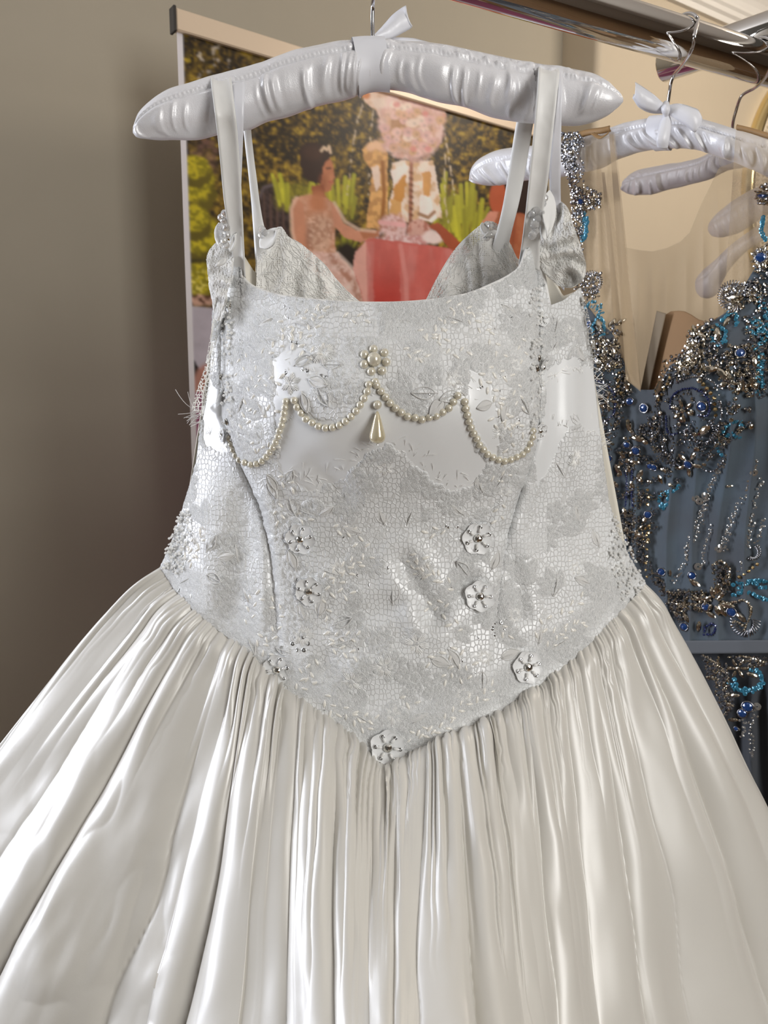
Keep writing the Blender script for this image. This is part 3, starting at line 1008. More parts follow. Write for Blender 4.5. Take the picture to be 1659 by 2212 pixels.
hg5, _, _, _ = padded_hanger('lower pale hanger with a rounded paddle end seen through the nude tulle', H5_TOP, H5_BOT,
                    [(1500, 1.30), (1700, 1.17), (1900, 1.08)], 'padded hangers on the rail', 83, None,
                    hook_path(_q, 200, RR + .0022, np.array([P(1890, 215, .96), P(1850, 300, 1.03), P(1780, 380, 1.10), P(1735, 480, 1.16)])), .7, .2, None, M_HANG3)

# ------------------------------------------------------------------ white gown
gown = thing('bridal_gown', 'white satin and lace gown with pearl swags across the bust and a full gathered skirt', 'gown', (0.02, .66, 0.0))

# silhouettes of the bodice in photo pixels (row -> column)
LY = [520, 610, 700, 800, 880, 930, 1000, 1060, 1110, 1180, 1225, 1400, 1700]
LX = [470, 466, 462, 458, 446, 436, 427, 410, 394, 370, 348, 300, 250]
RY = [520, 620, 700, 800, 900, 1000, 1080, 1150, 1210, 1260, 1400, 1700]
RX = [1246, 1251, 1263, 1279, 1290, 1300, 1312, 1331, 1360, 1392, 1440, 1500]
SLY = [520, 640, 900, 1010, 1100, 1200, 1350, 1460, 1700]
SLX = [506, 489, 489, 532, 574, 592, 606, 618, 640]
SRY = [520, 640, 800, 950, 1020, 1100, 1200, 1350, 1480, 1700]
SRX = [1146, 1152, 1158, 1152, 1130, 1106, 1080, 1062, 1056, 1040]


_kx = [460, 520, 640, 720, 800, 860, 910, 960, 1010, 1060, 1110, 1160, 1300, 1450, 1660, 1760]
_kv = [.036, .046, .060, .074, .087, .0925, .0915, .083, .071, .060, .0535, .053, .062, .074, .090, .098]
DTY = np.arange(460, 1761, 4.0)
DTV = np.interp(DTY, _kx, _kv)
for _ in range(60):
    DTV[1:-1] = (DTV[:-2] + DTV[1:-1] * 2 + DTV[2:]) / 4


def Yb(px, py):
    px = np.asarray(px, float); py = np.asarray(py, float)
    xl = interp(py, LY, LX); xr = interp(py, RY, RX)
    u = np.clip((px - (xl + xr) / 2) / ((xr - xl) / 2), -1.15, 1.15)
    D = np.interp(py, DTY, DTV)
    Y = .692 - D * (1 - np.abs(u) ** 2.3)
    sl = interp(py, SLY, SLX); sr = interp(py, SRY, SRX)
    st = .012 * smooth(1350, 900, py) + .002
    Y = Y - st * smooth(-9, 9, px - sl) * smooth(9, -9, px - sr)
    Y = Y + .0045 * (np.exp(-((px - sl + 6) / 8) ** 2) + np.exp(-((px - sr - 6) / 8) ** 2)) * smooth(1500, 1050, py)
    # under-bust hollow and the two soft cups
    Y = Y - .006 * (np.exp(-(((px - 640) / 130) ** 2 + ((py - 840) / 110) ** 2)) + np.exp(-(((px - 1010) / 130) ** 2 + ((py - 840) / 110) ** 2)))
    # folds of the hanging side panels
    Y = Y + .005 * np.sin((px - 1160) / 17.0) * smooth(1165, 1185, px) * smooth(1270, 1235, px) * smooth(1080, 980, py) * smooth(640, 760, py)
    Y = Y + .004 * np.sin((px - 500 + (py - 1100) * .12) / 24.0) * smooth(590, 560, px) * smooth(980, 1080, py) * smooth(1420, 1300, py)
    # diagonal creases in the lower front
    for x0, y0, x1, y1, w, a in ((872, 1215, 935, 1330, 26, .0042), (760, 1330, 860, 1300, 24, .0022), (930, 1330, 1010, 1260, 26, .0030), (800, 1500, 960, 1470, 40, .0030),
                                 (690, 1010, 740, 1065, 30, .0020), (1085, 1150, 1120, 1060, 14, .0045), (1130, 1330, 1090, 1150, 20, .0026), (700, 1430, 760, 1500, 26, .0018)):
        t = np.clip(((px - x0) * (x1 - x0) + (py - y0) * (y1 - y0)) / ((x1 - x0) ** 2 + (y1 - y0) ** 2), 0, 1)
        d = np.hypot(px - x0 - t * (x1 - x0), py - y0 - t * (y1 - y0))
        Y = Y + a * np.exp(-(d / w) ** 2) - .6 * a * np.exp(-(((d - 1.5 * w)) / w) ** 2)
    Y = Y + .0035 * (fbm(px / 120, py / 150, 201, 2) - .5)
    return Y


def surf(px, py, lift=0.0):
    e = 3.0
    p = P(px, py, Yb(px, py))
    a = P(px + e, py, Yb(px + e, py)) - P(px - e, py, Yb(px - e, py))
    b = P(px, py + e, Yb(px, py + e)) - P(px, py - e, Yb(px, py - e))
    n = np.cross(a, b)
    n = n / (np.linalg.norm(n, axis=-1, keepdims=True) + 1e-12)
    n = np.where(n[..., 1:2] > 0, -n, n)
    return p + n * lift, n


TOPC = [(467, 640), (486, 606), (498, 566), (509, 552), (521, 556), (527, 602), (540, 615), (562, 627), (610, 641), (700, 652), (800, 657), (900, 654), (1000, 640), (1060, 617), (1098, 598), (1122, 578), (1136, 540), (1146, 526), (1164, 532), (1170, 600), (1187, 660), (1214, 650), (1251, 622)]
BOTC = [(348, 1225), (380, 1272), (420, 1318), (470, 1360), (520, 1396), (560, 1432), (605, 1478), (650, 1512), (720, 1558), (770, 1606), (805, 1640), (838, 1656), (870, 1642), (900, 1620), (950, 1598), (1000, 1580), (1060, 1552), (1120, 1510), (1180, 1470), (1240, 1420), (1290, 1372), (1330, 1330), (1365, 1292), (1392, 1260)]
nv, nu = 420, 420
Tc = resample(TOPC, nu); Bc = resample(BOTC, nu)
vy = np.linspace(0, 1, nv)
Ly = Tc[0, 1] + (Bc[0, 1] - Tc[0, 1]) * vy; Ry = Tc[-1, 1] + (Bc[-1, 1] - Tc[-1, 1]) * vy
Lc = np.stack([interp(Ly, LY, LX), Ly], 1); Rc = np.stack([interp(Ry, RY, RX), Ry], 1)
Lc[0] = Tc[0]; Rc[0] = Tc[-1]; Lc[-1] = Bc[0]; Rc[-1] = Bc[-1]
us = np.linspace(0, 1, nu)[None, :, None]; vs = vy[:, None, None]
Q = (1 - vs) * Tc[None] + vs * Bc[None] + (1 - us) * Lc[:, None] + us * Rc[:, None]
Q -= (1 - us) * (1 - vs) * Tc[0] + us * (1 - vs) * Tc[-1] + (1 - us) * vs * Bc[0] + us * vs * Bc[-1]
QX, QY = Q[..., 0], Q[..., 1]

# where the bodice is plain satin, where it carries net, and where the net is thick with embroidery
WIN = [(600, 985), (612, 920), (640, 880), (690, 905), (740, 915), (800, 850), (838, 852), (860, 890), (920, 905), (985, 858), (1004, 900), (1030, 970), (1050, 1005), (1030, 1040), (985, 1058), (950, 1052), (915, 1020), (870, 975), (832, 958), (795, 978), (760, 1018), (722, 1045), (690, 1060), (650, 1050), (604, 1010)]
WINL = [(452, 820), (486, 850), (494, 985), (440, 955), (438, 890)]
WINR = [(1175, 800), (1230, 770), (1284, 800), (1296, 940), (1240, 920), (1205, 960), (1160, 1060), (1150, 980), (1170, 880)]
MIDL = [(588, 770), (640, 740), (720, 800), (640, 880), (600, 930)]
MIDR = [(1010, 790), (1060, 830), (1080, 960), (1060, 1000), (1010, 880)]
jx = QX + 14 * (fbm(QX / 16, QY / 16, 211, 3) - .5); jy = QY + 26 * (fbm(QX / 9, QY / 30, 212, 3) - .5)
plain = np.zeros(QX.shape, bool)
for w in (WIN, WINL, WINR, MIDL, MIDR):
    plain |= in_poly(jx, jy, w)
lace = 1.0 - plain.astype(float)
# the embroidery: flower and leaf shapes stamped over the net
dense = np.zeros(QX.shape)
rst = np.random.RandomState(404)


def stamp(x, y, r, petals, rot):
    m = (np.abs(QX - x) < r * 1.1) & (np.abs(QY - y) < r * 1.1)
    if not m.any(): return
    dx, dy = QX[m] - x, QY[m] - y
    q = np.hypot(dx, dy) / r; th = np.arctan2(dy, dx) + rot
    edge = .52 + .46 * np.abs(np.cos(petals * th / 2)) ** .8
    v = smooth(edge, edge - .10, q) * (1 - .75 * smooth(.06, .02, np.abs(q - .30)))      # ring of open holes round the heart
    vein = np.abs(np.cos(petals * th / 2))
    v *= 1 - .45 * smooth(.985, 1.0, vein) * (q > .3)
    dense[m] = np.maximum(dense[m], v)


def stamp_leaf(x, y, L, ang):
    m = (np.abs(QX - x) < L) & (np.abs(QY - y) < L)
    if not m.any(): return
    dx, dy = QX[m] - x, QY[m] - y
    u = (dx * math.cos(ang) + dy * math.sin(ang)) / L; w = (-dx * math.sin(ang) + dy * math.cos(ang)) / L
    h = .24 * np.sin(PI * np.clip(u, 0, 1)) ** .8
    v = smooth(h, h - .06, np.abs(w)) * ((u > 0) & (u < 1)) * (1 - .6 * smooth(.025, .008, np.abs(w)))
    dense[m] = np.maximum(dense[m], v)


for _ in range(330):
    x, y = rst.uniform(340, 1400), rst.uniform(560, 1660)
    if rst.rand() < .45: stamp(x, y, rst.uniform(24, 46), rst.choice([5, 6, 8]), rst.uniform(0, 6))
    else:
        a0 = rst.uniform(0, 2 * PI)
        for k in range(rst.randint(2, 5)):
            stamp_leaf(x, y, rst.uniform(38, 66), a0 + .6 * k)
d0 = fbm(QX / 70, QY / 70, 221, 3)
band = smooth(60, 10, np.abs(QY - np.interp(QX, np.array(BOTC)[:, 0], np.array(BOTC)[:, 1]) + 60))
top_area = smooth(880, 780, QY) * smooth(485, 520, QX) * smooth(1165, 1140, QX)
dense = np.clip(np.maximum(dense, np.maximum(band * .8, .55 * top_area * smooth(.40, .55, d0))), 0, 1)
openw = ((np.abs(QX - 500) < 45) & (QY > 1000) & (QY < 1150)) | ((QX > 1080) & (QX < 1180) & (QY > 1040) & (QY < 1200)) | ((np.abs(QX - 760) < 60) & (QY > 690) & (QY < 730)) | ((np.abs(QX - 850) < 60) & (QY > 1060) & (QY < 1200))
dense = np.where(openw, dense * .35, dense)
YB = Yb(QX, QY)
GB = P(QX, QY, YB)
NB = grid_normals(GB)
hgt = .0009 * lace * dense * (fbm(QX / 5, QY / 5, 231, 3) - .3) * 2 + .0006 * lace
GB = GB - 0 * NB + NB * hgt[..., None]
bodice = grid_obj('bodice', GB, M_BODICE, gown, {'lace': lace, 'dense': dense})
md = bodice.modifiers.new('thickness', 'SOLIDIFY'); md.thickness = .0014; md.offset = -1

# rolled satin binding along the neckline
nk = np.array([p for p in TOPC if 524 <= p[0] <= 1140], float)
nk = smooth_curve(nk, 140)
tube('neck_binding', surf(nk[:, 0], nk[:, 1], .0006)[0], .0016, M_STRAP, gown, 8)

# back of the bodice, seen inside over the neckline
BT = [(474, 640), (520, 540), (548, 585), (600, 622), (660, 655), (720, 672), (800, 680), (920, 676), (1020, 660), (1080, 622), (1130, 570), (1180, 575), (1215, 640), (1248, 628)]
bt = resample(BT, 120)
bb = np.stack([np.linspace(372, 1372, 120), np.full(120, 1290.)], 1)
t = np.linspace(0, 1, 60)[:, None, None]
q = bt[None] * (1 - t) + bb[None] * t
uu = np.linspace(-1, 1, 120)[None, :]
G = P(q[..., 0], q[..., 1], .700 + .028 * (1 - uu ** 2) + 0 * q[..., 0] + .003 * (fbm(q[..., 0] / 40, q[..., 1] / 160, 241, 2) - .5))
o = grid_obj('bodice_back', G, M_LINING, gown)
md = o.modifiers.new('thickness', 'SOLIDIFY'); md.thickness = .0016; md.offset = 1

# ------------------------------------------------------------------ skirt
NS, NT_ = 1100, 300
wc = resample(BOTC, NS)
sx = wc[:, 0]
EX = interp(sx, [348, 372, 400, 440, 480, 520, 548, 592, 650, 720, 800, 838, 880, 925, 965, 1060, 1130, 1205, 1262, 1300, 1345, 1392],
            [-560, -440, -330, -110, 70, 320, 408, 545, 640, 728, 800, 832, 858, 890, 1000, 1150, 1215, 1310, 1420, 1530, 1720, 1940])
YE = 2330.0
tt = np.concatenate([np.linspace(0, .12, 90, endpoint=False), np.linspace(.12, 1, NT_ - 90)])
S_, T_ = np.meshgrid(np.linspace(0, 1, NS), tt, indexing='xy')
WX = np.broadcast_to(sx, S_.shape); WY = np.broadcast_to(wc[:, 1], S_.shape)
ex = np.broadcast_to(EX, S_.shape)
g = T_ + (.055 * np.abs(2 * S_ - 1) ** 1.5) * (1 - np.exp(-T_ / .06)) * (1 - T_)
KX = WX + (ex - WX) * g
KY = WY + (YE - WY) * T_
U = 2 * S_ - 1
Yw = np.broadcast_to(Yb(sx, wc[:, 1]) + .0015, S_.shape)
flare = (.155 * (1 - np.abs(U) ** 2.2) + .03) * (T_ + .10 * (1 - np.exp(-T_ / .05)))
YS = Yw - flare
GS = P(KX, KY, YS)
NSK = grid_normals(GS)
# smooth the normals so folds lift cleanly
rs = np.random.RandomState(11)


def phase(knots, x):
    return np.interp(x, knots, np.arange(len(knots)))


def ridges(knots, x, amps, sharp=.8):
    ph = phase(knots, x)
    k = np.clip(np.floor(ph).astype(int), 0, len(amps) - 1)
    f = ph - np.floor(ph)
    return amps[k] * np.abs(np.sin(PI * f)) ** sharp


def knots_at(n, jit, seed):
    r = np.random.RandomState(seed)
    d = 1 + jit * (r.rand(n) - .5) * 2
    return np.concatenate([[0], np.cumsum(d) / d.sum()])


arc = np.concatenate([[0], np.cumsum(np.hypot(np.diff(wc[:, 0]), np.diff(wc[:, 1])))]); arc /= arc[-1]
VAL = [348, 402, 442, 505, 548, 640, 722, 800, 862, 925, 990, 1060, 1130, 1205, 1262, 1300, 1345, 1392]
kc = np.interp(VAL, sx, arc)
A_ = np.broadcast_to(arc, S_.shape)
wob = .012 * (noise2(A_ * 9, T_ * 2.2, 251) - .5) + .005 * (noise2(A_ * 30, T_ * 5, 252) - .5)
ac = np.array([.8, .9, 1.1, .9, 1.0, 1.0, .9, .8, .9, .9, 1.1, .9, 1.0, 1.0, .8, .9, .8])
ebot = np.interp(VAL, sx, EX)
spw, spb = np.diff(VAL) * 1.15, np.diff(ebot)
xw = A_ + wob * smooth(0, .3, T_)
ph = phase(kc, xw); ki = np.clip(np.floor(ph).astype(int), 0, len(ac) - 1); fr_ = ph - np.floor(ph)
space = (spw[ki] + (np.minimum(spb, 230)[ki] - spw[ki]) * T_) * .50 / FPX
lean = fr_ + .16 * np.sin(PI * fr_) * np.where(ki % 2 == 0, 1, -1)             # panels lean to one side
coarse = ac[ki] * space * np.abs(np.sin(PI * np.clip(lean, 0, 1))) ** .62
km = knots_at(50, .8, 5); am = .2 + rs.rand(50) * 1.2
kf = knots_at(104, .85, 6); af = .15 + rs.rand(104) * 1.2
med = ridges(km, A_ + .6 * wob + .004 * (noise2(A_ * 40, T_ * 9, 258) - .5), am, .7)
fin = ridges(kf, A_ + .0012 * (noise2(A_ * 60, T_ * 40, 253) - .5) * 4, af, .75)
lenm = .35 + 1.1 * noise2(A_ * 26, 0 * A_, 254)
lenf = .4 + 1.2 * noise2(A_ * 50, 0 * A_, 255)
H = .30 * coarse * smooth(.0, .35, T_) * (.8 + .4 * noise2(A_ * 14, T_ * 2, 256))
H += .0052 * med * np.exp(-((T_ - .05) / (.22 * lenm)) ** 2) * smooth(-.03, .03, T_)
H += .0026 * fin * np.exp(-T_ / (.060 * lenf)) * smooth(-.02, .012, T_)
H += .0030 * med * smooth(.08, .3, T_) * smooth(1.0, .45, T_) * smooth(.40, .75, noise2(A_ * 14, T_ * 2.2, 257))
H += .0030 * (fbm(A_ * 34, T_ * 5, 259, 2) - .5) * smooth(.03, .2, T_)
# puff right under the seam
H += .003 * np.exp(-((T_ - .035) / .03) ** 2)
# loose crumples in the broad left panel and a few elsewhere
crl = smooth(-60, 120, KX) * smooth(460, 330, KX) * smooth(1560, 1720, KY)
cx, cy = KX + .35 * KY, KY - .25 * KX
H += .012 * crl * (fbm(cx / 150, cy / 330, 261, 2) - .5) * 1.4
H += .0035 * crl * (np.abs(fbm(cx / 60, cy / 170, 262, 2) - .5)) * 2
H += .008 * (fbm(KX / 130, KY / 420, 263, 2) - .5) * smooth(.1, .4, T_)
GS = GS + NSK * H[..., None]
# carry on to the floor
rows = []
last = GS[-1]; dirn = GS[-1] - GS[-8]
dirn /= np.abs(dirn[:, 2:3]) + 1e-9
dirn[:, 1] *= .35
dirn = np.clip(dirn, -.9, .9)
_k = np.ones(81) / 81
dirn = np.stack([np.convolve(np.pad(dirn[:, j], 40, mode='edge'), _k, mode='valid') for j in range(3)], 1)
for k in range(1, 15):
    f = k / 14
    z = last[:, 2] * (1 - f) + .02 * f
    dz = last[:, 2] - z
    rows.append(np.stack([last[:, 0] + dirn[:, 0] * dz * (1 - .35 * f), last[:, 1] + dirn[:, 1] * dz * (1 - .4 * f), z], 1))
GS = np.concatenate([GS, np.array(rows)], 0)
# wrap round to the back
nr = GS.shape[0]
tz = np.concatenate([tt, np.linspace(1, 1.7, 14)])
dep = np.interp(tz, [0, .3, 1, 1.7], [.03, .055, .09, .11])
xc = (GS[:, 0, 0] + GS[:, -1, 0]) / 2


def back(col, s):
    out = []
    for a in np.linspace(0, PI / 2, 16)[1:]:
        x = col[:, 0] + (xc - col[:, 0]) * (1 - math.cos(a)) * .97
        y = col[:, 1] + dep * math.sin(a) + .006 * math.sin(a * 18) * np.minimum(1, tz * 2)
        out.append(np.stack([x, y, col[:, 2]], 1))
    return np.array(out).transpose(1, 0, 2)


GS = np.concatenate([back(GS[:, 0], -1)[:, ::-1], GS, back(GS[:, -1], 1)], 1)
grid_obj('skirt', GS, M_SKIRT, gown)
# piping at the waist seam
wcs = smooth_curve(BOTC, 300)
tube('waist_seam', surf(wcs[:, 0], wcs[:, 1] - 1, .0006)[0], .0011, M_LACE, gown, 8)

# ------------------------------------------------------------------ straps and hanging loops
ribbon('shoulder_strap', [(482, 190, 512, 186, .662), (470, 172, 503, 169, .650), (459, 164, 499, 161, .632), (456, 178, 500, 176, .607), (463, 235, 507, 235, .596), (470, 290, 513, 292, .602), (484, 430, 522, 432, .622), (497, 520, 526, 524, .642), (504, 575, 529, 602, .662)], M_STRAP, gown, 90, 9, .0012, -.002)
ribbon('shoulder_strap', [(1172, 165, 1212, 166, .668), (1166, 146, 1210, 148, .650), (1163, 143, 1207, 146, .633), (1163, 158, 1208, 160, .610), (1160, 210, 1203, 212, .600), (1152, 300, 1193, 300, .606), (1142, 400, 1182, 400, .620), (1131, 500, 1168, 500, .642), (1120, 575, 1165, 585, .664)], M_STRAP, gown, 90, 9, .0012, -.002)
ribbon('back_strap', [(505, 170, 530, 166, .652), (518, 200, 540, 200, .664), (527, 283, 542, 281, .668), (540, 400, 556, 400, .688), (546, 470, 568, 478, .702), (552, 560, 590, 560, .712), (558, 640, 602, 650, .718)], M_STRAP, gown, 80, 7, .0012, .001)
ribbon('back_strap', [(1150, 150, 1185, 152, .655), (1132, 200, 1168, 200, .668), (1116, 262, 1152, 264, .672), (1100, 360, 1136, 360, .686), (1085, 450, 1120, 440, .700), (1062, 540, 1100, 520, .710), (1040, 630, 1080, 615, .716)], M_STRAP, gown, 80, 7, .0012, .001)
ribbon('hanging_loop', [(506, 178, 532, 172, .660), (500, 166, 529, 161, .634), (501, 190, 529, 188, .607), (505, 240, 527, 240, .601), (512, 300, 525, 300, .610), (514, 400, 521, 400, .632), (513, 470, 518, 470, .655), (512, 520, 517, 520, .672)], M_RIBBON, gown, 80, 5, .0007)
ribbon('hanging_loop', [(1214, 160, 1222, 162, .655), (1207, 147, 1216, 150, .630), (1205, 200, 1214, 200, .600), (1193, 300, 1212, 300, .610), (1187, 380, 1211, 380, .628), (1190, 450, 1212, 450, .655), (1200, 560, 1217, 560, .684), (1203, 610, 1219, 628, .694)], M_RIBBON, gown, 80, 5, .0007)
# bound armhole edge of the right side panel
ah = smooth_curve([(1160, 560), (1172, 600), (1184, 650), (1188, 668)], 40)
tube('armhole_edge', surf(ah[:, 0], ah[:, 1], .0005)[0], np.linspace(.0036, .0012, 40), M_STRAP, gown, 10)


# ------------------------------------------------------------------ lace sleeves and fly-away net
def fan(name, A, B, Y0, Y1, ruff, amp, seed, m=M_NET, n=90, k=50, threads=0):
    a = smooth_curve(A, n); b = smooth_curve(B, n)
    t = np.linspace(0, 1, k)[:, None, None]
    q = a[None] * (1 - t) + b[None] * t
    y = Y0 + (Y1 - Y0) * t[..., 0]
    s = np.linspace(0, 1, n)[None, :]
    y = y + amp * np.sin(2 * PI * (ruff * s + 1.3 * noise2(s * 5, t[..., 0] * 2, seed))) * (.3 + .7 * t[..., 0]) + amp * (fbm(q[..., 0] / 22, q[..., 1] / 22, seed + 1, 3) - .5)
    G = P(q[..., 0], q[..., 1], y)
    o = grid_obj(name, G, m, gown)
    if threads:                                   # wandering embroidery threads lying on the net
        r = np.random.RandomState(seed); mb = MB()
        for _ in range(threads):
            i, j = r.uniform(0, n - 1), r.uniform(0, k - 1); a = r.uniform(0, 2 * PI); w = r.normal(0, .25)
            pts = []
            for _s in range(14):
                if not (0 <= i <= n - 1 and 0 <= j <= k - 1): break
                pts.append(G[int(j), int(i)] + np.array([0, -.0008, 0]))
                i += 1.7 * math.cos(a); j += 1.2 * math.sin(a); a += w + r.normal(0, .25)
            if len(pts) > 3:
                V, F = tube_geo(np.array(pts), .00019, 4, False); mb.add(V, F)
        tag(mb.build('lace_threads', M_CORD, o), kind='stuff')
    return o


# each sleeve hangs from a gathered knot; two layers of net make it cloudy
fan('lace_sleeve', [(556, 520), (580, 505), (606, 490), (625, 512), (655, 530), (700, 570), (742, 620), (792, 664)], [(552, 690), (580, 690), (610, 690), (650, 690), (690, 690), (730, 690), (770, 690), (795, 690)], .712, .700, 5, .0035, 301, threads=240)
fan('sleeve_lining', [(552, 540), (580, 522), (606, 512), (625, 545), (650, 570), (680, 600), (705, 640), (720, 668)], [(552, 690), (580, 690), (600, 690), (630, 690), (660, 690), (680, 690), (700, 690), (722, 690)], .722, .712, 4, .004, 311, M_LINING)
fan('lace_sleeve', [(912, 664), (945, 598), (985, 535), (1035, 488), (1062, 478), (1090, 500), (1120, 560), (1150, 540)], [(914, 690), (950, 690), (985, 690), (1020, 690), (1050, 690), (1085, 690), (1120, 690), (1150, 660)], .712, .700, 5, .003, 321, threads=240)
fan('sleeve_lining', [(945, 664), (965, 610), (1000, 560), (1040, 515), (1065, 500), (1090, 530), (1120, 575), (1150, 560)], [(945, 690), (970, 690), (1000, 690), (1030, 690), (1060, 690), (1085, 690), (1120, 690), (1150, 660)], .724, .714, 3, .004, 331, M_LINING)
fan('lace_sleeve', [(470, 520), (452, 540), (446, 560), (449, 590), (452, 620), (458, 650), (464, 690)], [(500, 520), (505, 545), (505, 570), (500, 600), (492, 630), (484, 660), (472, 695)], .664, .652, 4, .003, 341, threads=240)
fan('sleeve_lining', [(478, 522), (466, 545), (462, 570), (464, 600), (466, 630), (468, 655), (470, 690)], [(505, 520), (508, 545), (508, 570), (504, 600), (496, 630), (488, 660), (478, 695)], .674, .664, 4, .004, 351, M_NET)
fan('lace_sleeve', [(1172, 470), (1158, 520), (1160, 560), (1176, 590), (1192, 606), (1206, 618), (1222, 622)], [(1196, 424), (1226, 448), (1240, 490), (1254, 530), (1266, 572), (1260, 604), (1236, 622)], .664, .650, 4, .0045, 361, threads=240)
fan('sleeve_lining', [(1176, 480), (1170, 520), (1176, 550), (1188, 575), (1200, 590), (1212, 600), (1222, 610)], [(1196, 436), (1216, 460), (1226, 500), (1236, 535), (1242, 565), (1240, 590), (1230, 612)], .676, .664, 4, .003, 371, M_NET)
fan('net_flap', [(470, 650), (462, 680), (452, 740), (440, 800), (424, 845), (414, 885)], [(488, 650), (478, 690), (466, 750), (458, 810), (448, 860), (440, 900)], .668, .680, 3, .004, 381, M_NETOPEN)
fan('net_flap', [(1252, 640), (1262, 690), (1272, 740), (1280, 790)], [(1262, 640), (1274, 690), (1284, 735), (1286, 770)], .690, .682, 3, .003, 391, M_NETOPEN)


# ------------------------------------------------------------------ loose threads ("eyelashes") along the lace edges
def lashes(name, edge, n, lo, hi, out, seed, spread=.5, rad=.00022, flat=True, Yoff=0.0):
    r = np.random.RandomState(seed)
    e = smooth_curve(edge, 400)
    mb = MB()
    for _ in range(n):
        i = r.randint(1, 399)
        x, y = e[i]
        tx, ty = e[min(i + 2, 399)] - e[max(i - 2, 0)]
        L = math.hypot(tx, ty) + 1e-6
        nx, ny = -ty / L, tx / L
        if nx * out[0] + ny * out[1] < 0: nx, ny = -nx, -ny
        a = r.normal(0, spread)
        dx, dy = nx * math.cos(a) - ny * math.sin(a), nx * math.sin(a) + ny * math.cos(a)
        ln = r.uniform(lo, hi); bend = r.normal(0, .35)
        t = np.linspace(0, 1, 7)
        qx = x + dx * ln * t - dy * ln * bend * t * t; qy = y + dy * ln * t + dx * ln * bend * t * t
        if flat:
            pts, _n = surf(qx, qy, .0006)
            pts = pts + _n * (r.uniform(0, .003) * t ** 2)[:, None]
        else:
            pts = P(qx, qy, Yb(x, y) + Yoff + r.uniform(-.004, .004) * t)
        V, F = tube_geo(pts, rad, 4, False)
        mb.add(V, F)
    return tag(mb.build(name, M_CORD, gown), kind='stuff')


lashes('lace_fringe', [(604, 1012), (650, 1052), (690, 1062), (722, 1047), (760, 1020), (795, 980), (832, 960)], 46, 14, 46, (0, -1), 401)
lashes('lace_fringe', [(832, 960), (870, 977), (915, 1022), (950, 1054), (985, 1060), (1030, 1042)], 46, 14, 46, (0, -1), 402)
lashes('lace_fringe', [(640, 745), (700, 800), (720, 850), (760, 890)], 26, 14, 40, (-.3, 1), 403)
lashes('lace_fringe', [(880, 850), (920, 870), (960, 845), (1000, 800)], 26, 14, 40, (0, 1), 404)
lashes('lace_fringe', [(438, 950), (460, 962), (494, 975)], 18, 14, 34, (0, -1), 405, .3)
lashes('lace_fringe', [(424, 882), (436, 896), (446, 908)], 22, 14, 46, (-.1, 1), 406, .4, .00022, False)
lashes('lace_fringe', [(1278, 770), (1286, 830), (1292, 870)], 26, 10, 30, (1, .5), 407, .5, .00022, False, .0)
lashes('lace_fringe', [(1292, 940), (1297, 965)], 14, 12, 34, (1, -.3), 408, .4, .00022, False, .0)
lashes('lace_fringe', [(1180, 920), (1220, 935), (1260, 925), (1290, 940)], 24, 12, 36, (0, -1), 409)
lashes('lace_fringe', [(1180, 800), (1220, 790), (1270, 770)], 24, 14, 40, (0, 1), 410)
lashes('lace_fringe', BOTC[1:12], 60, 4, 16, (0, 1), 411, .7)
lashes('lace_fringe', BOTC[12:23], 60, 4, 16, (0, 1), 412, .7)
lashes('lace_fringe', [(740, 660), (800, 700), (860, 700), (900, 660)], 20, 8, 20, (0, 1), 413)

# corded scalloped edges of the lace round the plain satin window
for k_, pts in enumerate(([(604, 1012), (625, 1034), (650, 1052), (690, 1062), (722, 1047), (742, 1030), (760, 1020), (780, 990), (806, 980), (832, 958), (856, 972), (872, 977), (892, 1004), (915, 1022), (932, 1042), (955, 1056), (985, 1060), (1010, 1048), (1030, 1042), (1048, 1008)],
                          [(700, 1072), (724, 1058), (752, 1044), (778, 1014), (806, 1000), (832, 980), (858, 994), (886, 1016), (912, 1040), (945, 1068)],
                          [(795, 1032), (800, 1048), (820, 1058), (840, 1050), (862, 1054), (872, 1036), (868, 1020)],
                          [(790, 690), (808, 676), (830, 690), (848, 706), (872, 700), (884, 684)],
                          [(1180, 806), (1200, 812), (1220, 794), (1244, 800), (1268, 776)], [(440, 962), (458, 970), (476, 964), (492, 978)])):
    c_ = smooth_curve(pts, 120)
    wv = 3.0 * np.sin(np.arange(120) * .55)
    tube('lace_edge', surf(c_[:, 0], c_[:, 1] + wv, .0008)[0], .0007, M_CORD, gown, 6)


# ------------------------------------------------------------------ embroidered motifs, beads and pearls on the bodice
def frame_at(px, py, ang, size, lift=0.0, tilt=0.0):
    """Matrix on the bodice: x along the photo direction ang (degrees, 0 = right, 90 = down), z out of the cloth."""
    p, n = surf(float(px), float(py), lift)
    a = math.radians(ang)
    q, _ = surf(px + 3 * math.cos(a), py + 3 * math.sin(a), lift)
    return frame(p, n, q - p, size, tilt)


def frame(p, n, x, size, tilt=0.0):
    n = Vector(n).normalized(); x = Vector(x)
    x = (x - n * x.dot(n)).normalized()
    y = n.cross(x)
    M = Matrix(((x.x, y.x, n.x, p[0]), (x.y, y.y, n.y, p[1]), (x.z, y.z, n.z, p[2]), (0, 0, 0, 1)))
    if tilt: M = M @ Matrix.Rotation(tilt, 4, 'Y')
    s = size if isinstance(size, (tuple, list)) else (size,) * 3
    return M @ Matrix.Diagonal((s[0], s[1], s[2], 1))


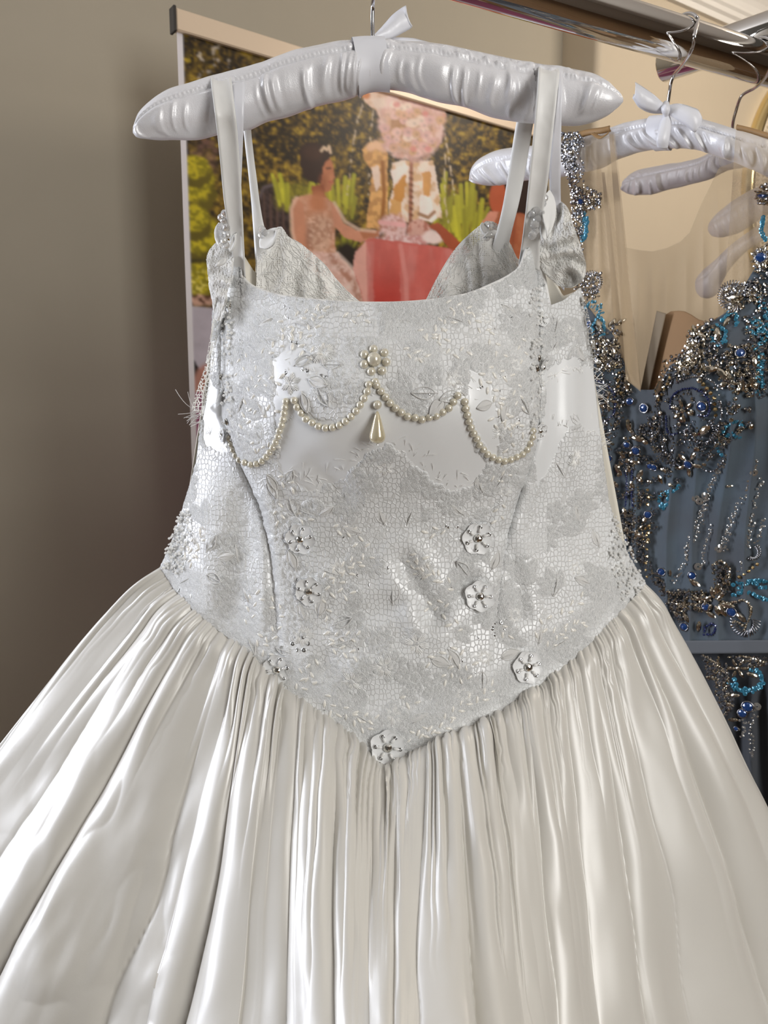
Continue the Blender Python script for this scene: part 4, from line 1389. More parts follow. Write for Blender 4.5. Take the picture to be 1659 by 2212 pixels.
def prim(name, kind, mat_, smooth_=True, **kw):
    bm = bmesh.new()
    if kind == 'ico': bmesh.ops.create_icosphere(bm, **kw)
    elif kind == 'uv': bmesh.ops.create_uvsphere(bm, **kw)
    elif kind == 'cone': bmesh.ops.create_cone(bm, **kw)
    me = bpy.data.meshes.new(name); bm.to_mesh(me); bm.free()
    if smooth_: me.polygons.foreach_set('use_smooth', np.ones(len(me.polygons), bool))
    me.materials.append(mat_)
    return me


ME_PEARL = prim('pearl', 'uv', M_PEARL, u_segments=14, v_segments=9, radius=1.0)
# rice pearl: spindle along x
_p = [(-1, 0), (-.93, .16), (-.7, .30), (-.3, .40), (0, .42), (.3, .40), (.7, .30), (.93, .16), (1, 0)]


def spindle(name, prof, m, seg=8, sx=1.0):
    V = [(x * sx, r * math.cos(2 * PI * k / seg), r * math.sin(2 * PI * k / seg)) for x, r in prof for k in range(seg)]
    return mesh(name, V, grid_faces(len(prof), seg, True), m)


ME_RICE = spindle('rice_bead', _p, M_RICE)
ME_BUGLE = spindle('bugle_bead', [(-1, .10), (-1, .30), (1, .30), (1, .10)], M_GLASS, 6)
ME_GLASS = spindle('glass_bead', [(-1, 0), (-.9, .3), (-.5, .52), (0, .5), (.5, .36), (1, .2), (1, 0)], M_GLASS, 8)
_r = [(.42, .10), (.62, .16), (.86, .10), (1.0, -.02)]
ME_SEQ = mesh('sequin', [(r * math.cos(2 * PI * k / 12), r * math.sin(2 * PI * k / 12), z) for r, z in _r for k in range(12)], grid_faces(4, 12, True), M_SEQ, False)
# brilliant-cut rhinestone in a claw
_bm = bmesh.new(); bmesh.ops.create_icosphere(_bm, subdivisions=2, radius=1.0)
bmesh.ops.delete(_bm, geom=[v for v in _bm.verts if v.co.z < -.3], context='VERTS')
for v in _bm.verts: v.co.z = max(-.1, v.co.z * .55)
ME_STONE = bpy.data.meshes.new('rhinestone'); _bm.to_mesh(ME_STONE); _bm.free()
ME_STONE.materials.append(M_STONE)


def petal_verts(L, Wd, n=7, cup=.25, notch=0.0, wav=0.0):
    """Rounded petal from the origin along +x."""
    V = []; m = 5
    for i in range(n):
        t = i / (n - 1)
        w = Wd * (math.sin(PI * (t ** .75) * .92 + .06)) + .02
        for j in range(m):
            s = (j - (m - 1) / 2) / ((m - 1) / 2)
            x = L * (t - notch * t ** 6 * (1 - s * s) - .10 * t ** 4 * s * s)
            V.append((x, w * s, cup * (t * t * .5) + cup * .6 * s * s * t + wav * math.sin(5 * t + 3 * s)))
    return V, [tuple(f) for f in grid_faces(n, m)]


def rosette(name, npet, L, Wd, m, cup=.25, notch=0.0, jit=0.0, seed=0):
    r = np.random.RandomState(seed)
    mb = MB()
    for k in range(npet):
        a = 2 * PI * k / npet + r.uniform(-jit, jit)
        V, F = petal_verts(L * (1 + r.uniform(-jit, jit)), Wd, 7, cup, notch)
        c, s = math.cos(a), math.sin(a)
        mb.add([(c * x - s * y, s * x + c * y, z + .012 * (k % 2)) for x, y, z in V], F)
    return mesh(name, mb.v, mb.f, m)


ME_FROST = [rosette('frosted_flower', 6, 1.0, .54, M_FROST, .12, .10, .06, s) for s in range(3)]


def leaf_mesh(name, seed=0, open_=False):
    """Embroidered leaf: corded outline, raised rib, thread ridges."""
    r = np.random.RandomState(seed)
    mb = MB()
    n = 11
    out = []
    for i in range(n):
        t = i / (n - 1)
        out.append((t, .26 * math.sin(PI * t ** .85) ** .9))
    up = [(x, w, .03) for x, w in out]; dn = [(x, -w, .03) for x, w in out]
    for side in (up, dn):
        V, F = tube_geo(np.array(side), .030, 5, False); mb.add(V, F)
    if not open_:
        for i in range(n - 1):
            x0, w0 = out[i]; x1, w1 = out[i + 1]
            o = len(mb.v)
            mb.v += [(x0, w0, .02), (x0, 0, .085), (x0, -w0, .02), (x1, w1, .02), (x1, 0, .085), (x1, -w1, .02)]
            mb.f += [(o, o + 3, o + 4, o + 1), (o + 1, o + 4, o + 5, o + 2)]
    V, F = tube_geo(np.array([(-.12, 0, .03), (.3, .01, .09), (.95, 0, .04)]), .022, 5, False); mb.add(V, F)
    return mesh(name, mb.v, mb.f, M_LACE)


ME_LEAF = [leaf_mesh('lace_leaf', s, s == 1) for s in range(2)]


def lace_flower_mesh(seed):
    r = np.random.RandomState(seed)
    mb = MB()
    npet = 6 + seed % 3
    for k in range(npet):
        a = 2 * PI * k / npet + r.uniform(-.08, .08); L = r.uniform(.85, 1.05)
        for j in range(5):                     # satin-stitched petal: a fan of threads
            b = a + (j - 2) * .17
            e = L * (1 - .10 * abs(j - 2) ** 1.4)
            V, F = tube_geo(np.array([(.16 * math.cos(a), .16 * math.sin(a), .03), (.6 * e * math.cos(b), .6 * e * math.sin(b), .10), (e * math.cos(b), e * math.sin(b), .03)]), .036, 4, False)
            mb.add(V, F)
    V, F = tube_geo(np.array([(.17 * math.cos(q), .17 * math.sin(q), .05) for q in np.linspace(0, 2 * PI, 10)]), .04, 5, False)
    mb.add(V, F)
    return mesh('lace_flower', mb.v, mb.f, M_CORD)


ME_FLOWER = [lace_flower_mesh(s) for s in range(4)]
PX2M = .60 / FPX                               # metres per photo pixel on the bodice


CAP, COUNT, REST = {'rice_bead': 298, 'aqua_sequin': 296}, {}, {}


def put(name, me, M, parent):
    """One piece; past the cap the pieces of a kind join into one uncountable part."""
    COUNT[name] = COUNT.get(name, 0) + 1
    if COUNT[name] > CAP.get(name, 10 ** 6):
        mb = REST.setdefault(name, (MB(), me, parent))[0]
        mb.add([M @ v.co for v in me.vertices], [tuple(p.vertices) for p in me.polygons])
        return None
    return new_obj(name, me, parent, M)


WSEAMX = np.array(BOTC)[:, 0]; WSEAMY = np.array(BOTC)[:, 1]


def on_bodice(x, y, pad=6):
    if y > np.interp(x, WSEAMX, WSEAMY) - pad: return False
    if x < interp(y, LY, LX) + pad or x > interp(y, RY, RX) - pad: return False
    if y < np.interp(x, [p[0] for p in TOPC], [p[1] for p in TOPC]) + pad: return False
    return True


# frosted flowers with a rhinestone heart, six glass beads and sequins
def frosted(x, y, r, k, ang=0.0, tilt=0.0):
    M = frame_at(x, y, ang, r * PX2M, .0034, tilt)
    f = put('frosted_flower', ME_FROST[k % 3], M, gown)
    C = M.copy()
    put('rhinestone', ME_STONE, C @ Matrix.Translation((0, 0, .12)) @ Matrix.Diagonal((.24, .24, .26, 1)), f)
    for j in range(6):
        a = 2 * PI * j / 6 + .4
        put('glass_bead', ME_GLASS, C @ Matrix.Rotation(a, 4, 'Z') @ Matrix.Translation((.44, 0, .16)) @ Matrix.Rotation(-.15, 4, 'Y') @ Matrix.Diagonal((.15, .15, .15, 1)), f)
        put('sequin', ME_SEQ, C @ Matrix.Rotation(a, 4, 'Z') @ Matrix.Translation((.63, 0, .16)) @ Matrix.Diagonal((.11, .11, .11, 1)), f)


for k, (x, y, r, a, tl) in enumerate([(653, 1163, 40, 10, 0), (1030, 1161, 43, 0, 0), (671, 1276, 38, 40, .12), (1035, 1288, 40, 20, 0), (603, 1445, 41, 15, 0), (1136, 1440, 44, 5, 0), (838, 1612, 45, 30, 0),
                                      (1163, 795, 30, 80, .5), (1160, 690, 24, 10, .5), (488, 860, 26, 80, -.6), (486, 940, 22, 20, -.6), (1166, 930, 22, 50, .6), (488, 705, 24, 80, -.6)]):
    frosted(x, y, r, k, a, tl)

# lone rhinestones on the seams
for x, y in ((485, 815), (1157, 775), (1153, 797), (497, 910), (500, 660)):
    put('rhinestone', ME_STONE, frame_at(x, y, 20, 9 * PX2M, .003), gown)


# pearl swags
def swag(pts, n):
    c = smooth_curve(pts, n)
    p, nn = surf(c[:, 0], c[:, 1], 7.2 * PX2M)
    o = tube('pearl_swag', p, .0005, M_CORD, gown, 5)
    for i in range(n):
        put('pearl', ME_PEARL, Matrix.Translation(p[i]) @ Matrix.Diagonal((8.3 * PX2M,) * 3 + (1,)), o)


Z3 = lambda l: [(380 + x / 3.318, 560 + y / 3.318) for x, y in l]
Z4 = lambda l: [(820 + x / 3.318, 560 + y / 3.318) for x, y in l]
swag(Z3([(405, 1280), (420, 1325), (432, 1372), (455, 1412), (490, 1442), (530, 1455), (570, 1468), (605, 1450), (645, 1430), (668, 1395), (698, 1360), (722, 1315), (742, 1272), (755, 1225), (775, 1177), (785, 1128), (795, 1075), (803, 1020)]), 20)
swag(Z3([(862, 1012), (883, 1062), (918, 1108), (952, 1150), (1003, 1173), (1050, 1200), (1102, 1200), (1152, 1193), (1203, 1168), (1245, 1135), (1285, 1098), (1317, 1055), (1347, 1005), (1372, 955), (1385, 903), (1430, 885)]), 17)
swag(Z3([(1440, 910), (1458, 935), (1498, 980), (1530, 1022), (1570, 1060), (1615, 1092)]) + Z4([(200, 1120), (250, 1128), (300, 1142), (350, 1128), (400, 1120), (445, 1095), (492, 1065), (525, 1022), (553, 980)]), 15)
swag(Z4([(603, 1022), (612, 1075), (625, 1125), (640, 1177), (660, 1225), (688, 1272), (710, 1322), (742, 1358), (778, 1398), (822, 1415), (865, 1435), (912, 1432), (958, 1412), (1000, 1398), (1038, 1365), (1060, 1320), (1075, 1275), (1078, 1228)]), 20)
# brooch of seven pearls round a large one
bp, bn = surf(809.0, 782.0, .0042)
br = put('pearl_brooch', ME_PEARL, Matrix.Translation(bp) @ Matrix.Diagonal((15.5 * PX2M,) * 3 + (1,)), gown)
for x, y in Z3([(1418, 658), (1497, 684), (1510, 750), (1480, 810), (1403, 815), (1353, 765), (1355, 697)]):
    p, _ = surf(x, y, .003)
    put('pearl', ME_PEARL, Matrix.Translation(p) @ Matrix.Diagonal((9.4 * PX2M,) * 3 + (1,)), br)
# drop pearl
dp = [(0, 882), (2.0, 882.5), (5.5, 890), (9, 902), (13, 917), (16.5, 930), (17, 936), (15, 943), (10, 947.5), (3, 949.5), (0, 949.6)]
pc, _ = surf(816.5, 915.0, .0075)
up = np.array([0, 0, 1.0])
V = []
for r, y in dp:
    for k in range(24):
        a = 2 * PI * k / 24
        V.append((pc[0] + max(r, .05) * PX2M * math.cos(a), pc[1] + max(r, .05) * PX2M * math.sin(a), pc[2] + (915 - y) * PX2M))
drop = new_obj('drop_pearl', mesh('drop_pearl', V, grid_faces(len(dp), 24, True), M_DROP), gown)
put('pearl', ME_PEARL, Matrix.Translation((pc[0], pc[1] + .001, pc[2] + 46 * PX2M)) @ Matrix.Diagonal((9.6 * PX2M,) * 3 + (1,)), drop)
put('end_bead', ME_STONE, Matrix.Translation((pc[0], pc[1], pc[2] - 37 * PX2M)) @ Matrix.Diagonal((3.2 * PX2M,) * 3 + (1,)), drop)

rb = np.random.RandomState(77)
# embroidered flowers and leaves
FLW = [(630, 830, 26), (978, 822, 26), (700, 765, 30), (905, 770, 26), (520, 800, 20), (1110, 790, 22), (560, 930, 22), (1080, 930, 24), (830, 1010, 24), (655, 1375, 30), (1045, 1420, 24), (390, 1225, 24), (402, 1288, 22), (1330, 1235, 24), (1345, 1290, 24), (760, 1470, 28), (900, 1390, 34), (730, 1230, 26), (920, 1230, 26), (700, 1350, 20), (1000, 1500, 26), (560, 1460, 22), (1215, 1445, 24), (1010, 1565, 20), (610, 720, 22), (1050, 690, 24), (770, 690, 18), (860, 690, 16), (1230, 720, 26), (1110, 1330, 26), (440, 1150, 22), (1240, 1230, 24), (590, 1070, 20), (1090, 1060, 20), (470, 1300, 20), (830, 1440, 30), (850, 1545, 26), (1240, 990, 26), (720, 1540, 20)]
for k, (x, y, r) in enumerate(FLW):
    if on_bodice(x, y, 2):
        put('lace_flower', ME_FLOWER[k % 4], frame_at(x, y, rb.uniform(0, 360), (r * PX2M, r * PX2M, r * PX2M * 1.6), .0008), bodice)
LVS = [(600, 740, 200, 40), (640, 790, 330, 44), (670, 820, 20, 48), (690, 840, 60, 46), (655, 850, 75, 44), (990, 850, 160, 44), (960, 860, 130, 50), (940, 850, 180, 50), (950, 865, 100, 40), (700, 790, 0, 40), (600, 1060, 240, 46), (620, 1040, 300, 40), (580, 1040, 60, 44), (640, 1110, 250, 50), (690, 1110, 330, 44), (650, 1100, 20, 40), (1040, 1060, 250, 44), (1070, 1050, 300, 46), (1000, 1110, 220, 44), (1060, 1100, 330, 42), (640, 1230, 250, 50), (700, 1230, 20, 44), (690, 1330, 280, 54), (720, 1350, 340, 50), (660, 1340, 250, 44), (630, 1410, 200, 40), (1060, 1230, 290, 48), (1010, 1240, 230, 46), (990, 1440, 240, 50), (1040, 1450, 90, 46), (1080, 1420, 340, 50), (1190, 1400, 330, 50), (1160, 1390, 280, 48), (450, 1190, 300, 46), (470, 1205, 350, 46), (450, 1240, 30, 46), (430, 1180, 250, 40), (410, 1250, 150, 40), (540, 1300, 250, 44), (540, 1380, 70, 40), (1290, 1180, 250, 46), (1310, 1210, 300, 40), (1270, 1260, 200, 44), (1200, 690, 100, 44), (1240, 750, 60, 44), (1200, 740, 120, 44), (560, 870, 60, 40), (530, 860, 110, 40), (590, 690, 150, 40), (640, 700, 20, 40), (1090, 870, 100, 40), (1120, 860, 60, 44), (1060, 870, 160, 40), (1000, 700, 200, 40), (1080, 660, 30, 40), (800, 1560, 210, 44), (890, 1560, 330, 44), (760, 1380, 160, 48), (930, 1420, 20, 48), (850, 1300, 270, 54), (830, 1130, 250, 50), (880, 1130, 290, 50), (780, 1150, 200, 44), (930, 1150, 340, 44), (510, 1180, 80, 44), (1200, 1250, 100, 44), (1240, 1090, 80, 46), (1200, 1000, 60, 44), (480, 730, 80, 36), (1130, 700, 90, 36)]
for k, (x, y, a, L) in enumerate(LVS):
    if on_bodice(x, y, 2):
        put('lace_leaf', ME_LEAF[k % 2], frame_at(x, y, a, (L * PX2M, L * PX2M, L * PX2M * 1.8), .0008), bodice)

# sprigs of rice pearls, bugle beads and sequins: (x, y, direction, length, beads)
SPR = [(570, 770, -35, 90, 7), (640, 690, -20, 70, 6), (600, 700, 30, 60, 5), (635, 760, -50, 80, 6), (650, 775, -20, 60, 5), (545, 850, -70, 60, 5), (560, 830, -10, 60, 5), (530, 930, -80, 80, 6), (550, 900, -20, 60, 4), (540, 960, 20, 50, 4), (560, 980, -30, 50, 4), (680, 700, -60, 60, 5), (740, 690, 0, 60, 4), (530, 760, 100, 60, 4),
       (920, 740, -40, 90, 7), (960, 660, 15, 70, 6), (1000, 680, 40, 70, 5), (1050, 720, 60, 70, 5), (940, 690, 70, 60, 5), (900, 720, 20, 60, 4), (1030, 810, 50, 90, 8), (1050, 800, 20, 60, 5), (1070, 870, 60, 80, 6), (1090, 900, 40, 60, 4), (1050, 910, 10, 70, 5), (1100, 950, 100, 60, 4), (960, 770, -10, 60, 4), (870, 760, 20, 60, 5), (1110, 830, 80, 60, 5), (1120, 730, 80, 60, 4),
       (720, 1140, 10, 50, 5), (700, 1250, -30, 90, 8), (720, 1265, -40, 110, 8), (700, 1275, 10, 70, 5), (690, 1295, 60, 50, 4), (960, 1140, 160, 50, 4), (980, 1270, 215, 120, 9), (950, 1250, 200, 70, 6), (970, 1300, 170, 60, 5), (620, 1330, 220, 70, 5), (540, 1350, -80, 80, 6), (555, 1370, 60, 60, 5), (700, 1375, 0, 80, 7), (710, 1395, 20, 70, 6), (680, 1420, 110, 60, 4), (1000, 1355, 200, 50, 4), (1000, 1400, 160, 90, 7), (990, 1430, 130, 60, 5), (1080, 1350, 60, 40, 3), (1180, 1400, -40, 100, 8), (1190, 1370, -20, 80, 6), (1210, 1330, -40, 70, 5), (1160, 1380, -70, 60, 4), (430, 1150, 100, 70, 6), (415, 1200, -60, 60, 5), (400, 1180, 60, 50, 4), (700, 1500, 60, 60, 5), (740, 1530, 40, 80, 7), (760, 1545, 10, 60, 5), (690, 1470, 200, 50, 4), (900, 1590, -20, 90, 7), (960, 1555, -40, 80, 7), (940, 1570, 160, 70, 5), (1000, 1480, -70, 60, 4), (1030, 1520, -50, 60, 5), (860, 1510, 20, 50, 3), (640, 1490, -30, 50, 4), (580, 1390, -60, 50, 4), (640, 1110, 30, 40, 3), (600, 1085, 80, 50, 4), (1080, 1085, 100, 50, 4), (1060, 1040, -30, 50, 4), (600, 1030, 30, 50, 4), (800, 1170, 180, 40, 3), (885, 1200, 20, 40, 3)]
for (x, y, a, L, n) in SPR:
    ca, sa = math.cos(math.radians(a)), math.sin(math.radians(a))
    for i in range(n):
        t = (i + .5) / n * L
        sd = 1 if i % 2 else -1
        bx, by = x + ca * t - sa * sd * 7, y + sa * t + ca * sd * 7
        ba = a + sd * rb.uniform(25, 50)
        if not on_bodice(bx, by): continue
        put('rice_bead', ME_RICE, frame_at(bx, by, ba, rb.uniform(7.8, 9.6) * PX2M, .0018, rb.uniform(-.15, .15)), bodice)
        if i % 3 == 1:
            ox, oy = bx + 11 * math.cos(math.radians(ba)), by + 11 * math.sin(math.radians(ba))
            if on_bodice(ox, oy):
                put('sequin', ME_SEQ, frame_at(ox, oy, ba, 4.8 * PX2M, .0014, rb.uniform(-.5, .5)), bodice)
# little sequin pairs and clusters
for x, y in ((620, 665), (628, 690), (640, 740), (660, 800), (570, 840), (530, 880), (545, 890), (520, 910), (700, 815), (1083, 805), (1085, 815), (940, 815), (925, 850), (1115, 905), (965, 1136), (980, 1135), (970, 1265), (985, 1270), (1000, 1355), (1030, 1375), (990, 1425), (1225, 1340), (1235, 1345), (1215, 1358), (1195, 1395), (715, 1520), (745, 1545), (900, 1580), (935, 1550), (805, 1265), (770, 1240), (830, 1225), (640, 1250), (545, 1332), (590, 1385)):
    for d in (-5, 5):
        if on_bodice(x + d, y):
            put('sequin', ME_SEQ, frame_at(x + d, y + d * .3, 0, 5 * PX2M, .0016, rb.uniform(-.5, .5)), bodice)
for cx, cy, rr in ((400, 1288, 15), (1075, 1357, 15), (392, 1215, 14), (650, 1390, 16)):
    for j in range(6):
        a = 2 * PI * j / 6
        x, y = cx + rr * math.cos(a), cy + rr * math.sin(a)
        if on_bodice(x, y, 0):
            put('sequin', ME_SEQ, frame_at(x, y, 0, 5.6 * PX2M, .002, rb.uniform(-.4, .4)), bodice)
# scattered bugle and seed beads: one uncountable glitter per zone
zones = [[(500, 650), (800, 662), (800, 800), (640, 860), (500, 1000)], [(830, 660), (1150, 600), (1150, 980), (1010, 850), (830, 790)], [(560, 1030), (700, 1070), (780, 1300), (660, 1500), (520, 1380)], [(900, 1080), (1080, 1050), (1110, 1300), (1330, 1240), (1380, 1270), (1060, 1540), (930, 1400)], [(640, 1490), (840, 1560), (1050, 1500), (1050, 1560), (840, 1650), (640, 1510)], [(345, 1220), (400, 1090), (480, 1180), (480, 1350), (400, 1300)], [(1290, 1100), (1325, 1110), (1390, 1260), (1330, 1320), (1290, 1250)]]
_bv = np.array([v.co for v in ME_BUGLE.vertices]); _bf = [tuple(p.vertices) for p in ME_BUGLE.polygons]
for zi, z in enumerate(zones):
    q = np.array(z); mb = MB()
    lo, hi = q.min(0), q.max(0)
    cnt = 0
    want = (260, 260, 260, 320, 150, 170, 120)[zi]
    while cnt < want:
        x, y = rb.uniform(lo[0], hi[0]), rb.uniform(lo[1], hi[1])
        cnt += .35
        if not in_poly(x, y, z) or not on_bodice(x, y, 1): continue
        if in_poly(x, y, WIN): continue
        cnt += .65
        M = frame_at(x, y, rb.uniform(0, 360), (rb.uniform(2.5, 6) * PX2M, 4 * PX2M, 4 * PX2M), .0012, rb.uniform(-.3, .3))
        mb.add([M @ Vector(v) for v in _bv], _bf)
    tag(mb.build('bugle_beads', M_GLASS, bodice, False), kind='stuff')
# beaded lumps on the hip edges (seen in profile)
ME_SEED = prim('seed_bead', 'ico', M_GLASS, subdivisions=1, radius=1.0)
_sv = np.array([v.co for v in ME_SEED.vertices]); _sf = [tuple(p.vertices) for p in ME_SEED.polygons]
for z, n in (([(396, 1095), (420, 1110), (400, 1240), (360, 1235), (352, 1222)], 150), ([(1318, 1100), (1335, 1140), (1390, 1255), (1375, 1290), (1335, 1300), (1310, 1200)], 190), ([(486, 650), (506, 650), (506, 1000), (490, 960)], 120), ([(1140, 620), (1166, 620), (1164, 960), (1140, 1010)], 150)):
    q = np.array(z); mb = MB(); lo, hi = q.min(0), q.max(0); c = 0
    for _ in range(4000):
        x, y = rb.uniform(lo[0] - 4, hi[0] + 4), rb.uniform(lo[1], hi[1])
        if not in_poly(x, y, z): continue
        p, nn = surf(x, y, rb.uniform(.001, .005))
        mb.add(p + _sv * rb.uniform(2.6, 4.6) * PX2M, _sf)
        c += 1
        if c >= n: break
    tag(mb.build('seed_beads', M_GLASS, bodice, False), kind='stuff')


# knots where the straps meet the sleeves: folded satin petals and clusters of glass beads
def at(px, py, Y, ang, size, nrm=(0, -1, 0.1)):
    p = P(px, py, Y)
    a = math.radians(ang)
    x = P(px + 5 * math.cos(a), py + 5 * math.sin(a), Y) - p
    return frame(p, nrm, x, size)


ME_CRYSTAL = prim('crystal_bead', 'ico', M_CLEAR, False, subdivisions=2, radius=1.0)
_v, _f = petal_verts(1.0, .34, 9, .35)
ME_PETAL = mesh('satin_petal', _v, _f, M_STRAP)
for (x, y, Y, a, L, w) in ((474, 482, .640, 78, 62, 26), (498, 545, .640, -70, 44, 14), (562, 535, .690, -38, 66, 40), (1187, 412, .640, 100, 110, 34), (1176, 520, .640, -100, 46, 16), (1040, 482, .690, 80, 40, 18), (1072, 500, .690, 150, 44, 14), (490, 560, .645, 140, 30, 14)):
    o = put('satin_petal', ME_PETAL, at(x, y, Y, a, (L * PX2M, w * PX2M / .34 * .5, 30 * PX2M), (.3 if x > 800 else -.3, -1, .2)), gown)
    md = o.modifiers.new('thickness', 'SOLIDIFY'); md.thickness = .0025 / (L * PX2M)
for pts in ([(478, 470), (486, 462), (484, 478), (478, 490), (488, 492), (482, 506), (490, 508), (484, 520), (488, 530)],
            [(1166, 424), (1176, 428), (1172, 440), (1158, 456), (1168, 460), (1150, 462), (1160, 474), (1155, 486), (1156, 500), (1150, 508)],
            [(1052, 486), (1060, 490), (1054, 500), (1060, 508), (1052, 514)], [(566, 496), (572, 502), (565, 508)]):
    Y = .690 if pts[0][0] in (1052, 566) else .634
    c = P(pts[0][0], pts[0][1], Y)
    base = None
    for i, (x, y) in enumerate(pts):
        M = at(x, y, Y - .002 * (i % 2), rb.uniform(0, 360), rb.uniform(7.5, 10) * PX2M, (rb.uniform(-.5, .5), -1, rb.uniform(-.5, .5)))
        put('crystal_bead', ME_CRYSTAL, M, gown)

# ------------------------------------------------------------------ beaded blue dress behind, on the right
blue = thing('beaded_dress', 'slate blue dress with nude tulle yoke and dense crystal beading, right of the white gown', 'dress', (.50, .86, 0.0))
M_TULLE = mat('slate_tulle', (.085, .125, .165), .65, 0, .25, .3)
_t = NT(M_TULLE)
_c = _t.mixc(_t.ramp(_t.noise(14, 3, .5), [(.35, (0, 0, 0, 1)), (.7, (1, 1, 1, 1))]), (.070, .080, .094, 1), (.085, .118, .150, 1))
_t.l(_c, _t.b.inputs['Base Color'])
_t.bump(_t.noise(1800, 1, .5), .3, .0005)
M_SKIRTD = mat('charcoal_tulle', (.050, .056, .066), .7, 0, .2, .3)
M_SKIN = mat('nude_lining', (.33, .205, .11), .7, 0, .2)
M_BONE = mat('boning', (.25, .20, .14), .6, 0, .2)
M_HEM = mat('peplum_hem', (.105, .115, .13), .55, 0, .3, .2)


def tulle(name, color, a, ribs=900.0):
    m = mat(name, color, .6, 0, .2, .2)
    t = NT(m)
    w = t.n('ShaderNodeTexWave', wave_type='BANDS', bands_direction='Z')
    w.inputs['Scale'].default_value = ribs; w.inputs['Distortion'].default_value = .8
    t.l(t.coord(), w.inputs['Vector'])
    al = t.math('ADD', t.math('MULTIPLY', w.outputs['Fac'], .22), a - .11, True)
    t.l(al, t.b.inputs['Alpha'])
    return m


M_YOKE = tulle('nude_tulle', (.50, .385, .245), .40)
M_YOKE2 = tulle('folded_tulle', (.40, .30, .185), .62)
M_TRIM = mat('brown_trim', (.36, .22, .10), .5, 0, .3)


def Yd(px, py):
    px = np.asarray(px, float); py = np.asarray(py, float)
    Y = interp(px, [1180, 1240, 1430, 1600, 1760, 1900], [.955, .930, .870, .815, .78, .78])
    Y = Y - .040 * np.exp(-(((px - 1530) / 130) ** 2 + ((py - 830) / 170) ** 2)) - .03 * np.exp(-(((px - 1290) / 60) ** 2 + ((py - 800) / 150) ** 2))
    Y = Y - .060 * smooth(440, 365, py)                 # the straps come forward over the hanger
    Y = Y - .02 * smooth(1250, 1700, py) + .012 * smooth(900, 1050, py)
    return Y


def dsurf(px, py, lift=0.0):
    e = 3.0
    p = P(px, py, Yd(px, py))
    a = P(px + e, py, Yd(px + e, py)) - P(px - e, py, Yd(px - e, py))
    b = P(px, py + e, Yd(px, py + e)) - P(px, py - e, Yd(px, py - e))
    n = np.cross(a, b); n = n / (np.linalg.norm(n, axis=-1, keepdims=True) + 1e-12)
    n = np.where(n[..., 1:2] > 0, -n, n)
    return p + n * lift, n


Z7 = lambda x, y: (1180 + x * .28926, 560 + y * .28926)
Z8 = lambda x, y: (1180 + x * .31638, 1100 + y * .31638)
ZY = lambda x, y: (1200 + x * .27667, 270 + y * .27667)


def dgrid(name, top, bot, m, n=160, k=120, dY=0.0, fold=0.0, seed=0, thick=.001, fx=18.0):
    t = resample(top, n); b = resample(bot, n)
    v = np.linspace(0, 1, k)[:, None, None]
    q = t[None] * (1 - v) + b[None] * v
    Y = Yd(q[..., 0], q[..., 1]) + dY
    if name == 'yoke_back':
        Y = Y + .075 * smooth(440, 365, q[..., 1])
    if fold:
        Y = Y + fold * (np.abs(np.sin(q[..., 0] / fx + 2.5 * noise2(q[..., 0] / 60, q[..., 1] / 300, seed))) - .5) * smooth(0, .25, v[..., 0])
    o = grid_obj(name, P(q[..., 0], q[..., 1], Y), m, blue)
    if thick:
        md = o.modifiers.new('thickness', 'SOLIDIFY'); md.thickness = thick; md.offset = 1
    return o


DTOP = [(1236, 640), (1262, 652), (1284, 680), (1300, 700), (1318, 715), (1338, 742), (1352, 790), (1364, 828), (1384, 842), (1412, 842), (1428, 824), (1446, 790), (1478, 770), (1490, 730), (1512, 705), (1545, 690), (1572, 672), (1594, 668), (1606, 620), (1630, 580), (1660, 560), (1740, 520)]
DB = [(1236, 1404), (1400, 1408), (1560, 1410), (1760, 1408)]
dgrid('bodice', DTOP, DB, M_TULLE, 200, 200, 0, .006, 501)
dgrid('peplum_hem', [(1236, 1380), (1500, 1384), (1760, 1382)], [(1236, 1409), (1500, 1412), (1760, 1410)], M_HEM, 80, 8, -.003)
dgrid('skirt', [(1236, 1384), (1500, 1388), (1760, 1386)], [(1180, 2050), (1500, 2060), (1860, 2050)], M_SKIRTD, 160, 100, .012, .014, 511)
# the skirt goes on to the floor
g = []
xs = np.linspace(1180, 1860, 90)
q0 = P(xs, np.full(90, 2050.), Yd(xs, np.full(90, 2050.)) + .012)
for f in np.linspace(0, 1, 12):
    r = q0.copy(); r[:, 2] = q0[:, 2] * (1 - f) + .02 * f; r[:, 1] += .012 * np.sin(xs / 18) * f
    g.append(r)
grid_obj('lower_skirt', np.array(g), M_SKIRTD, blue)
dgrid('cup_lining', [ZY(800, 1500), ZY(860, 1480), ZY(900, 1455), ZY(960, 1450), ZY(1010, 1455), ZY(1060, 1480), ZY(1120, 1520), ZY(1200, 1540), ZY(1260, 1500), (1590, 690)],
      [(1384, 860), (1400, 860), (1415, 860), (1440, 850), (1470, 840), (1490, 830), (1510, 800), (1540, 780), (1570, 760), (1592, 750)], M_SKIN, 100, 60, .02, 0, 0)
dgrid('boning_strip', [ZY(790, 1450), ZY(860, 1470)], [(1382, 850), (1400, 850)], M_BONE, 10, 40, .012, 0, 0)
# back of the nude yoke with its scooped neckline
SCOOP = [(1240, 300), (1285, 330), (1310, 400), (1322, 470), (1336, 520), (1352, 535), (1385, 541), (1410, 543), (1440, 536), (1470, 522), (1490, 502), (1503, 470), (1515, 440), (1535, 400), (1553, 362), (1600, 345), (1660, 360), (1760, 400)]
dgrid('yoke_back', SCOOP, [(1240, 860), (1330, 860), (1440, 860), (1560, 860), (1760, 860)], M_YOKE, 180, 120, .045, .004, 521, 0, 11.0)
